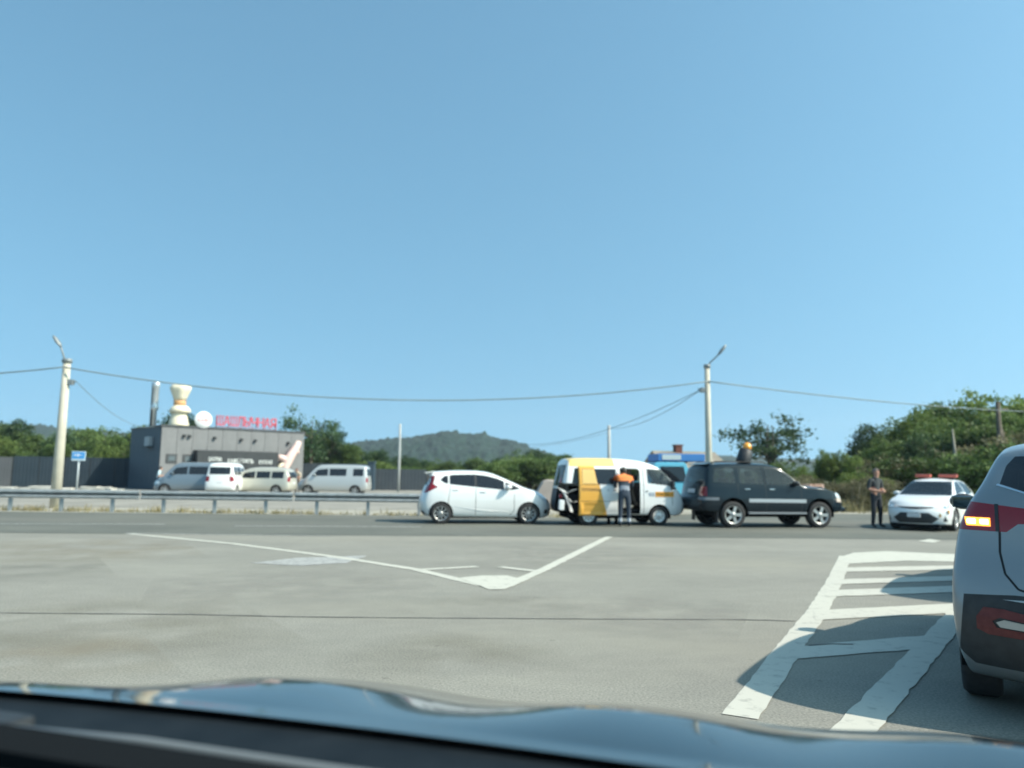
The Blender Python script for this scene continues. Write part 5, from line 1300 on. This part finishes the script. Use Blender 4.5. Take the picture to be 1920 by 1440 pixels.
# wooden pole pair in the wood
bp = at(1876, 880, 43); bp.z = 0
wp = empty('wooden_pole', bp, 0, 'dark wooden pole with a leaning brace in front of the wood', 'utility pole')
bm = bmesh.new(); tube(bm, [(0, 0, -.03), (.06, 0, 3), (.08, 0, 5.9)], [.17, .15, .12], 8); obj('post', bm, BARK, wp)
bm = bmesh.new(); tube(bm, [(.95, .1, -.03), (.5, .05, 2.6), (.1, 0, 4.6)], [.14, .13, .11], 8); obj('brace', bm, BARK, wp)
bm = bmesh.new(); tube(bm, [(-.5, 0, 5.4), (.65, 0, 5.5)], .05, 6); obj('crossarm', bm, BARK, wp)
b2 = at(1795, 930, 41); b2.z = 0
bm = bmesh.new(); tube(bm, [(0, 0, -.03), (.05, 0, 2.2), (0, .1, 4.2)], [.12, .10, .04], 8); tag(obj('dead_trunk', bm, PBARK, None, loc=b2), 'pale bare dead trunk standing in the bushes of the wood', 'trunk')
# behind the cafe and along the left
LT = [(-300, 770), (-60, 780), (0, 786), (30, 793), (62, 826), (90, 812), (110, 800), (150, 798), (175, 792), (200, 797), (240, 800), (300, 800)]
g = 'trees behind the dark fence'
for px in range(-200, 300, 30):
    plant(trng.choice(['broad', 'dark', 'broad']), px + trng.uniform(-8, 8), contour(LT, px) + trng.uniform(-2, 8), trng.uniform(88, 98), 'TONE tree in the back row behind the dark fence', 'TONE ' + g, 1.15)
for px in range(-150, 260, 38):
    plant(trng.choice(['light', 'broad', 'light']), px + trng.uniform(-8, 8), contour(LT, px) + trng.uniform(26, 48), trng.uniform(74, 80), 'TONE tree in the front row behind the dark fence', 'TONE ' + g + ', front row', 1.1)
plant('dark', 346, 774, 80, 'dark tree right behind the roof sculpture', None, 1.25)
for px, yt in ((305, 800), (390, 800), (430, 808), (475, 812), (520, 808)):
    plant(trng.choice(['dark', 'broad']), px, yt, trng.uniform(84, 90), 'TONE tree whose top shows over the cafe roof', 'TONE trees over the cafe roof', 1.0)
plant('sparse', 582, 768, 84, 'tall open-crowned tree behind the right end of the cafe', None, .8)
plant('sparse', 622, 786, 88, 'smaller open-crowned tree next to the tall one behind the cafe', None, .5)
for px, yt in ((545, 815), (580, 808), (615, 812), (650, 830), (685, 838), (715, 846)):
    plant(trng.choice(['dark', 'broad']), px, yt, trng.uniform(86, 92), 'dense TONE tree behind the grey panel fence', 'TONE trees behind the grey panel fence', 1.1)
MT = [(700, 848), (760, 858), (800, 862), (850, 862), (900, 858), (950, 848), (1000, 842), (1040, 848), (1080, 862), (1130, 866), (1200, 868), (1260, 868)]
for px in range(690, 1260, 26):
    plant(trng.choice(['broad', 'dark', 'broad']), px + trng.uniform(-8, 8), contour(MT, px) + trng.uniform(-3, 7), trng.uniform(95, 110), 'TONE tree in the distant row behind the crashed cars', 'TONE distant trees behind the crashed cars', 1.2)
for px in range(690, 1060, 17):
    plant(trng.choice(['lightbush', 'bush', 'bush']), px + trng.uniform(-8, 8), contour(MT, px) + trng.uniform(10, 26), trng.uniform(72, 84), 'TONE bush in the scrub between the low fence and the van', 'TONE bushes in the scrub behind the hatchback', 1.5)
for px in range(1330, 1520, 26):
    plant(trng.choice(['bush', 'dry']), px, trng.uniform(876, 890), trng.uniform(60, 70), 'TONE low scrub bush beyond the dark wagon', 'TONE scrub bushes beyond the wagon', 1.5)

# dry grass at the road edges
def tufts(name, spots, label):
    rng = np.random.default_rng(5); V = []; n = 0
    for (x, y, h) in spots:
        for _ in range(14):
            a = rng.uniform(0, 2 * pi); dx, dy = rng.normal(0, .12, 2); l = h * rng.uniform(.5, 1.2); b = np.array([x + dx, y + dy, -.03]); w = np.array([cos(a), sin(a), 0]) * .012
            t = b + np.array([rng.normal(0, .3) * l, rng.normal(0, .3) * l, l]); V += [b - w, b + w, t + w * .2, t - w * .2]; n += 1
    o = link(name, npmesh(name, V, np.arange(n * 4).reshape(-1, 4)), noisy('dry_grass', (.16, .15, .06), (.30, .25, .13), 2, .9)); tag(o, label, 'grass', kind='stuff')
gr = random.Random(9)
tufts('verge_grass', [(gr.uniform(-34, 3), 27.0 + gr.gauss(0, .35), gr.uniform(.08, .26)) for _ in range(260)] + [(gr.uniform(10, 40), 34 + gr.gauss(0, .8), gr.uniform(.2, .6)) for _ in range(500)] + [(gr.uniform(-34, -3), 26.7 + gr.gauss(0, .15), gr.uniform(.05, .15)) for _ in range(120)], 'dry grass tufts along the far edge of the road')

# ------------------------------------------------------------------ people
def person(name, loc, rz, J, matf, mats, label, extra=None):
    """J: joint name -> (pos, radius); bones listed below; one continuous skinned body"""
    bones = [('pelvis', 'belly'), ('belly', 'chest'), ('chest', 'neck'), ('neck', 'jaw'), ('jaw', 'skull'), ('skull', 'crown')]
    for s in 'LR':
        bones += [('chest', 'sh' + s), ('sh' + s, 'el' + s), ('el' + s, 'wr' + s), ('wr' + s, 'pa' + s), ('pelvis', 'hip' + s), ('hip' + s, 'kn' + s), ('kn' + s, 'an' + s), ('an' + s, 'toe' + s)]
        for k in range(5):
            if 'f%d%s' % (k, s) in J: bones.append(('pa' + s if k else 'wr' + s, 'f%d%s' % (k, s)))
    names = [k for k in J]; idx = {k: i for i, k in enumerate(names)}
    me = bpy.data.meshes.new(name); me.from_pydata([J[k][0] for k in names], [(idx[a], idx[b]) for a, b in bones], [])
    o = bpy.data.objects.new(name, me); COL.objects.link(o)
    m = o.modifiers.new('skin', 'SKIN'); m.use_smooth_shade = True
    for i, k in enumerate(names):
        r = J[k][1]; me.skin_vertices[0].data[i].radius = r if isinstance(r, tuple) else (r, r)
    me.skin_vertices[0].data[idx['pelvis']].use_root = True
    o.modifiers.new('sub', 'SUBSURF').levels = 2
    dg = bpy.context.evaluated_depsgraph_get(); nm = bpy.data.meshes.new_from_object(o.evaluated_get(dg)); bpy.data.objects.remove(o)
    root = link(name, nm, None); nm.materials.clear()
    for q in mats: nm.materials.append(q)
    bl = [(a, b, Vector(J[a][0]), Vector(J[b][0])) for a, b in bones]
    for p in nm.polygons:
        c = p.center; best = None
        for a, b, A, B in bl:
            d = B - A; t = max(0, min(1, (c - A).dot(d) / max(1e-9, d.length_squared))); ds = (c - A - d * t).length
            if best is None or ds < best[0]: best = (ds, a, b)
        p.material_index = matf(c, best[1], best[2]); p.use_smooth = True
    root.location = loc; root.rotation_euler = (0, 0, rz); tag(root, label, 'person')
    if extra: extra(root)
    return root
def base_pose():
    J = {'pelvis': ((0, 0, .93), (.15, .11)), 'belly': ((0, 0, 1.10), (.145, .105)), 'chest': ((0, .0, 1.32), (.165, .115)), 'neck': ((0, .01, 1.50), .058), 'jaw': ((0, .03, 1.57), .07), 'skull': ((0, .02, 1.65), .092), 'crown': ((0, .01, 1.71), .07)}
    for s, q in (('L', -1), ('R', 1)):
        J['sh' + s] = ((q * .19, 0, 1.42), .068); J['el' + s] = ((q * .25, .02, 1.14), .048); J['wr' + s] = ((q * .26, .12, .90), .034); J['pa' + s] = ((q * .26, .15, .83), .036)
        J['hip' + s] = ((q * .095, 0, .88), .10); J['kn' + s] = ((q * .105, .02, .48), .068); J['an' + s] = ((q * .11, -.02, .09), .048); J['toe' + s] = ((q * .13, .15, .035), .038)
    return J
def fingers(J, s, dirv, spread, L=.085):
    p = Vector(J['pa' + s][0]); d = Vector(dirv).normalized(); sp = Vector(spread).normalized()
    for k in range(1, 5): J['f%d%s' % (k, s)] = (tuple(p + d * L * (1.0, 1.1, 1.05, .85)[k - 1] + sp * .022 * (k - 2.5)), .0105)
    w = Vector(J['wr' + s][0]); J['f0' + s] = (tuple(w.lerp(p, .6) + d * .045 - sp * .055), .012)
def cap(root, c, r, mat, name='hair', sz=1.0, back=0.0):
    bm = bmesh.new(); bmesh.ops.create_uvsphere(bm, u_segments=18, v_segments=12, radius=r, matrix=Matrix.Translation(c) @ Matrix.Diagonal((.95, 1.05, sz, 1)))
    bmesh.ops.delete(bm, geom=[v for v in bm.verts if v.co.z < c[2] - r * .25 + (v.co.y - c[1]) * (.55)], context='VERTS')
    obj(name, bm, mat, root, True)
def face(root, c, mat=SKIN):
    bm = bmesh.new(); x, y, z = c
    tube(bm, [(x, y + .085, z + .005), (x, y + .115, z - .025), (x, y + .09, z - .035)], [.008, .014, .01], 6); obj('nose', bm, mat, root)
    for s in (-1, 1):
        bm = bmesh.new(); bmesh.ops.create_icosphere(bm, subdivisions=1, radius=.011, matrix=Matrix.Translation((x + s * .034, y + .082, z + .012))); obj('eye', bm, VOID, root)
        bm = bmesh.new(); bmesh.ops.create_icosphere(bm, subdivisions=2, radius=1, matrix=Matrix.Translation((x + s * .088, y, z - .01)) @ Matrix.Diagonal((.012, .022, .034, 1))); obj('ear', bm, mat, root)
HAIR = noisy('dark_hair', (.015, .013, .012), (.03, .026, .022), 20, .7)
NAVYC = noisy('navy_workwear', (.028, .042, .064), (.044, .060, .085), 8, .9)
GREYC = noisy('grey_jacket_hem', (.20, .23, .28), (.26, .29, .34), 8, .85)
HIVIS = noisy('orange_hivis', (.85, .22, .05), (.92, .28, .08), 8, .8)
REFL = plain('reflective_band', (.46, .50, .56), .4)
SHOE = plain('black_shoes', (.02, .02, .022), .6)
# worker, back to us, leaning into the van's doorway (faces +Y)
J = base_pose()
J.update({'belly': ((0, .06, 1.10), (.15, .115)), 'chest': ((0, .15, 1.29), (.18, .12)), 'neck': ((0, .23, 1.45), .06), 'jaw': ((0, .29, 1.49), .07), 'skull': ((0, .31, 1.56), .095), 'crown': ((0, .31, 1.63), .072)})
for s, q in (('L', -1), ('R', 1)):
    J['sh' + s] = ((q * .205, .16, 1.37), .075); J['el' + s] = ((q * .25, .30, 1.14), .052); J['wr' + s] = ((q * .16, .50, 1.08), .036); J['pa' + s] = ((q * .14, .56, 1.08), .036)
    fingers(J, s, (-q * .2, 1, -.2), (0, 0, 1))
J['anL'] = ((-.12, -.02, .09), .05); J['anR'] = ((.13, .0, .09), .05); J['knL'] = ((-.11, .02, .48), .074); J['knR'] = ((.12, .03, .48), .074)
def wm(c, a, b):
    if b in ('jaw', 'skull', 'crown') or a == 'neck' or b.startswith('f') or b.startswith('pa'): return 0
    if b.startswith('toe') or c.z < .09: return 4
    leg = b[:2] in ('kn', 'an')
    if leg: return 5 if .16 < c.z < .24 else 1
    if b[:2] == 'wr' or (b[:2] == 'el' and c.z < 1.30): return 1
    if c.z > 1.275: return 3
    if 1.215 < c.z: return 4
    if 1.03 < c.z < 1.22 and (b in ('belly', 'pelvis') or a == 'pelvis'): return 2
    return 1
wl = gnd(1171, 988); wl.z = .004
person('person', wl, radians(-4), J, wm, [SKIN, NAVYC, GREYC, HIVIS, SHOE, REFL], 'worker in navy overalls and orange shoulders leaning into the van doorway', lambda r: (cap(r, (0, .30, 1.57), .112, HAIR), face(r, (0, .31, 1.56))))
# man by the patrol car, half turned, hands together in front
J = base_pose(); J['neck'] = ((0, .02, 1.49), .058); J['jaw'] = ((0, .06, 1.55), .068); J['skull'] = ((0, .05, 1.63), .09); J['crown'] = ((0, .04, 1.69), .07)
for s, q in (('L', -1), ('R', 1)):
    J['sh' + s] = ((q * .20, .0, 1.40), .07); J['el' + s] = ((q * .27, -.02, 1.13), .05); J['wr' + s] = ((q * .07, .24, 1.06), .034); J['pa' + s] = ((q * .02, .29, 1.07), .034)
    fingers(J, s, (-q * .9, .4, .1), (0, .3, 1))
    J['an' + s] = ((q * .15, -.02, .09), .05); J['kn' + s] = ((q * .13, .02, .48), .07); J['toe' + s] = ((q * .19, .14, .035), .038)
def mm(c, a, b):
    if b in ('jaw', 'skull', 'crown') or a == 'neck' or b[:2] in ('wr', 'pa') or b.startswith('f'): return 0
    if b.startswith('toe') or c.z < .09: return 3
    if b[:2] in ('kn', 'an', 'hi') or c.z < .93: return 2
    return 1
ml = gnd(1645, 990); ml.z = .004
person('person', ml, radians(-158), J, mm, [SKIN, noisy('dark_grey_tshirt', (.035, .042, .045), (.055, .062, .065), 8, .9), noisy('dark_trousers', (.018, .022, .03), (.03, .034, .042), 8, .9), SHOE], 'man in dark T-shirt and trousers standing beside the patrol car', lambda r: (cap(r, (0, .04, 1.645), .102, noisy('grey_hair', (.10, .08, .07), (.2, .17, .15), 20, .7)), face(r, (0, .05, 1.63))))
# two people in the yard
J = base_pose(); J['chest'] = ((0, .06, 1.32), (.17, .12)); J['neck'] = ((0, .12, 1.48), .058); J['jaw'] = ((0, .16, 1.54), .068); J['skull'] = ((0, .16, 1.62), .09); J['crown'] = ((0, .15, 1.68), .07)
for s, q in (('L', -1), ('R', 1)): J['el' + s] = ((q * .26, .05, 1.14), .05); J['wr' + s] = ((q * .16, .25, 1.10), .036); J['pa' + s] = ((q * .12, .31, 1.12), .036); J['sh' + s] = ((q * .20, .06, 1.40), .072); fingers(J, s, (-q * .5, 1, 0), (0, 0, 1))
def shirt(c, a, b):
    if b in ('jaw', 'skull', 'crown') or a == 'neck' or b[:2] in ('wr', 'pa') or b.startswith('f'): return 0
    if b.startswith('toe'): return 3
    return 2 if (b[:2] in ('kn', 'an', 'hi') or c.z < .95) else 1
person('person', gat(296, 51), radians(-70), J, shirt, [SKIN, noisy('light_blue_shirt', (.45, .60, .66), (.55, .70, .75), 8, .9), NAVYC, SHOE], 'person in a pale blue shirt standing at the dark corner of the cafe', lambda r: (cap(r, (0, .15, 1.63), .102, HAIR), face(r, (0, .16, 1.62))))
person('person', gat(558, 52.5), radians(160), J, shirt, [SKIN, noisy('cream_shirt', (.62, .48, .34), (.70, .58, .44), 8, .9), noisy('brown_trousers', (.16, .12, .09), (.2, .16, .12), 8, .9), SHOE], 'person in a cream shirt between the champagne minivan and the silver van', lambda r: (cap(r, (0, .15, 1.63), .102, noisy('auburn_hair', (.10, .03, .02), (.16, .05, .03), 20, .7)), face(r, (0, .16, 1.62))))

# ------------------------------------------------------------------ our own car: bonnet, cowl, wiper, dashboard
OWN = paint('deep_blue_black_paint', (0.010, 0.022, 0.032), 0.10, 0.0, amount=0.05, coat=0.65, spec=0.1)
own = empty('dark_car', (0, 0, 0), radians(-18), 'dark blue-black car whose glossy bonnet and wiper show below the windscreen', 'car')
CQ = -.38
def hz(r, t):
    a = abs(r - CQ); g = min(1, max(0, (t - .95) / .2))
    d = max(0, t - .90); z = 1.08 - .10 * d - .20 * d * d - .30 * max(0, t - 1.45) ** 2
    z += (.022 * math.exp(-((r + .20) / (.17 if r < -.20 else .30)) ** 2)) * g
    z += .016 * math.exp(-((r + .74) / .20) ** 2) * g
    z -= .30 * max(0, -.84 - r) ** 1.5 * min(1, max(0, (t - .97) / .2))
    k = min(1, max(0, (r + .02) / .34)); z += .034 * k * k * (3 - 2 * k) * g
    z -= .012 * (a / .85) ** 2 + .25 * max(0, a - .70) ** 2 + 7 * max(0, a - .82) ** 2
    return z
nr, nt = 90, 60; V = []; Q = []
tc = lambda r: .905 - .02 * ((r - CQ) / .88) ** 2
for i in range(nr + 1):
    r = CQ - .90 + 1.80 * i / nr
    for k in range(nt + 1):
        t = tc(r) + (1.90 - .22 * ((r - CQ) / .9) ** 2 - tc(r)) * k / nt; V.append((r, t, hz(r, t)))
Q = [(i * (nt + 1) + k, (i + 1) * (nt + 1) + k, (i + 1) * (nt + 1) + k + 1, i * (nt + 1) + k + 1) for i in range(nr) for k in range(nt)]
link('bonnet', npmesh('bonnet', V, Q), OWN, own, True)
bm = bmesh.new(); box(bm, (CQ - .86, 1.0, .25), (CQ + .86, 1.62, .78), None, .05); box(bm, (CQ - .80, 1.55, .25), (CQ + .80, 1.86, .66), None, .08); box(bm, (CQ - .86, -1.2, .2), (CQ + .86, 1.0, .60), None, .04); obj('body', bm, OWN, own)
CW = noisy('cowl_plastic', (.008, .012, .016), (.014, .019, .024), 14, .6, spec=.12)
V = []; n1, n2 = 40, 8
for i in range(n1 + 1):
    r = CQ - .86 + 1.72 * i / n1
    for k in range(n2 + 1):
        t = tc(r) + .06 - .31 * (1 - k / n2); V.append((r, t, hz(r, .905) - .010 - .14 * max(0, t - .905) - .035 * max(0, .8 - k / n2) ** 1.5))
Q = [(i * (n2 + 1) + k, (i + 1) * (n2 + 1) + k, (i + 1) * (n2 + 1) + k + 1, i * (n2 + 1) + k + 1) for i in range(n1) for k in range(n2)]
link('cowl', npmesh('cowl', V, Q), CW, own, True)
bm = bmesh.new(); tube(bm, [(-1.02, .78, 1.062), (-.70, .765, 1.080), (-.30, .75, 1.086), (.05, .74, 1.080)], .0075, 8); wb = obj('wiper_arm', bm, plain('wiper_grey', (.16, .18, .19), .45), own)
bm = bmesh.new(); tube(bm, [(-1.20, .75, 1.058), (-.80, .745, 1.074), (-.35, .73, 1.080)], .011, 6); box(bm, (-1.06, .75, 1.048), (-.92, .81, 1.078), None, .01); obj('wiper_blade', bm, BLACKP, own)
DASH = noisy('dash_plastic', (.028, .036, .044), (.040, .050, .060), 60, 1.0, .2, 200, spec=0.0)
V = []; n1, n2 = 40, 10
for i in range(n1 + 1):
    r = CQ - .80 + 1.60 * i / n1
    for k in range(n2 + 1):
        f = k / n2; t = .34 + (.705 - .08 * ((r - CQ) / .8) ** 2 - .34) * f; V.append((r, t, 1.105 - .015 * f ** 3 - .04 * ((r - CQ) / .8) ** 2 - .25 * max(0, .1 - f)))
Q = [(i * (n2 + 1) + k, (i + 1) * (n2 + 1) + k, (i + 1) * (n2 + 1) + k + 1, i * (n2 + 1) + k + 1) for i in range(n1) for k in range(n2)]
link('dashboard', npmesh('dashboard', V, Q), DASH, own, True)
bm = bmesh.new(); box(bm, (CQ - .78, .635, 1.06), (CQ + .78, .70, 1.106)); box(bm, (CQ - .78, .30, .60), (CQ + .78, .66, 1.04)); obj('defroster_strip', bm, VOID, own)
bm = bmesh.new(); box(bm, (CQ - .62, -1.3, 1.66), (CQ + .62, .06, 1.70), None, .015); obj('roof', bm, OWN, own)  # roof, doors and pillars are out of view, added to shade the dashboard
for s in (-1, 1):
    bm = bmesh.new(); box(bm, (CQ + s * .82 - .03, -1.2, .55), (CQ + s * .82 + .03, .55, 1.0)); obj('door', bm, OWN, own)
    bm = bmesh.new(); tube(bm, [(CQ + s * .80, .70, 1.02), (CQ + s * .70, .35, 1.40), (CQ + s * .62, .02, 1.66)], .035, 8); obj('pillar', bm, BLACKP, own)
    bm = bmesh.new(); tube(bm, [(CQ + s * .80, -.45, 1.0), (CQ + s * .62, -.50, 1.66)], .05, 8); obj('pillar', bm, BLACKP, own)
    for t0 in (1.12, -1.3):
        tm, rm = wheel_meshes(.33, .2, 'five'); o = link('wheel', tm, None, own); o.location = (CQ + s * .74, t0, .33); o.rotation_euler = (0, 0, s * pi / 2); link('rim', rm, None, o)

# ------------------------------------------------------------------ haze: pale summer air round the whole place
bm = bmesh.new(); box(bm, (-1650, -250, -1.5), (1650, 1650, 125)); hzo = obj('haze', bm, None)
hm = bpy.data.materials.new('haze'); hm.use_nodes = True; nt = hm.node_tree; nt.nodes.clear()
ho = nt.nodes.new('ShaderNodeOutputMaterial'); pv = nt.nodes.new('ShaderNodeVolumePrincipled')
pv.inputs['Color'].default_value = (.80, .90, 1.0, 1); pv.inputs['Density'].default_value = 0.00024; pv.inputs['Anisotropy'].default_value = 0.2
nt.links.new(pv.outputs[0], ho.inputs['Volume']); hzo.data.materials.append(hm); tag(hzo, 'pale summer haze in the air over the junction', 'haze', kind='stuff')
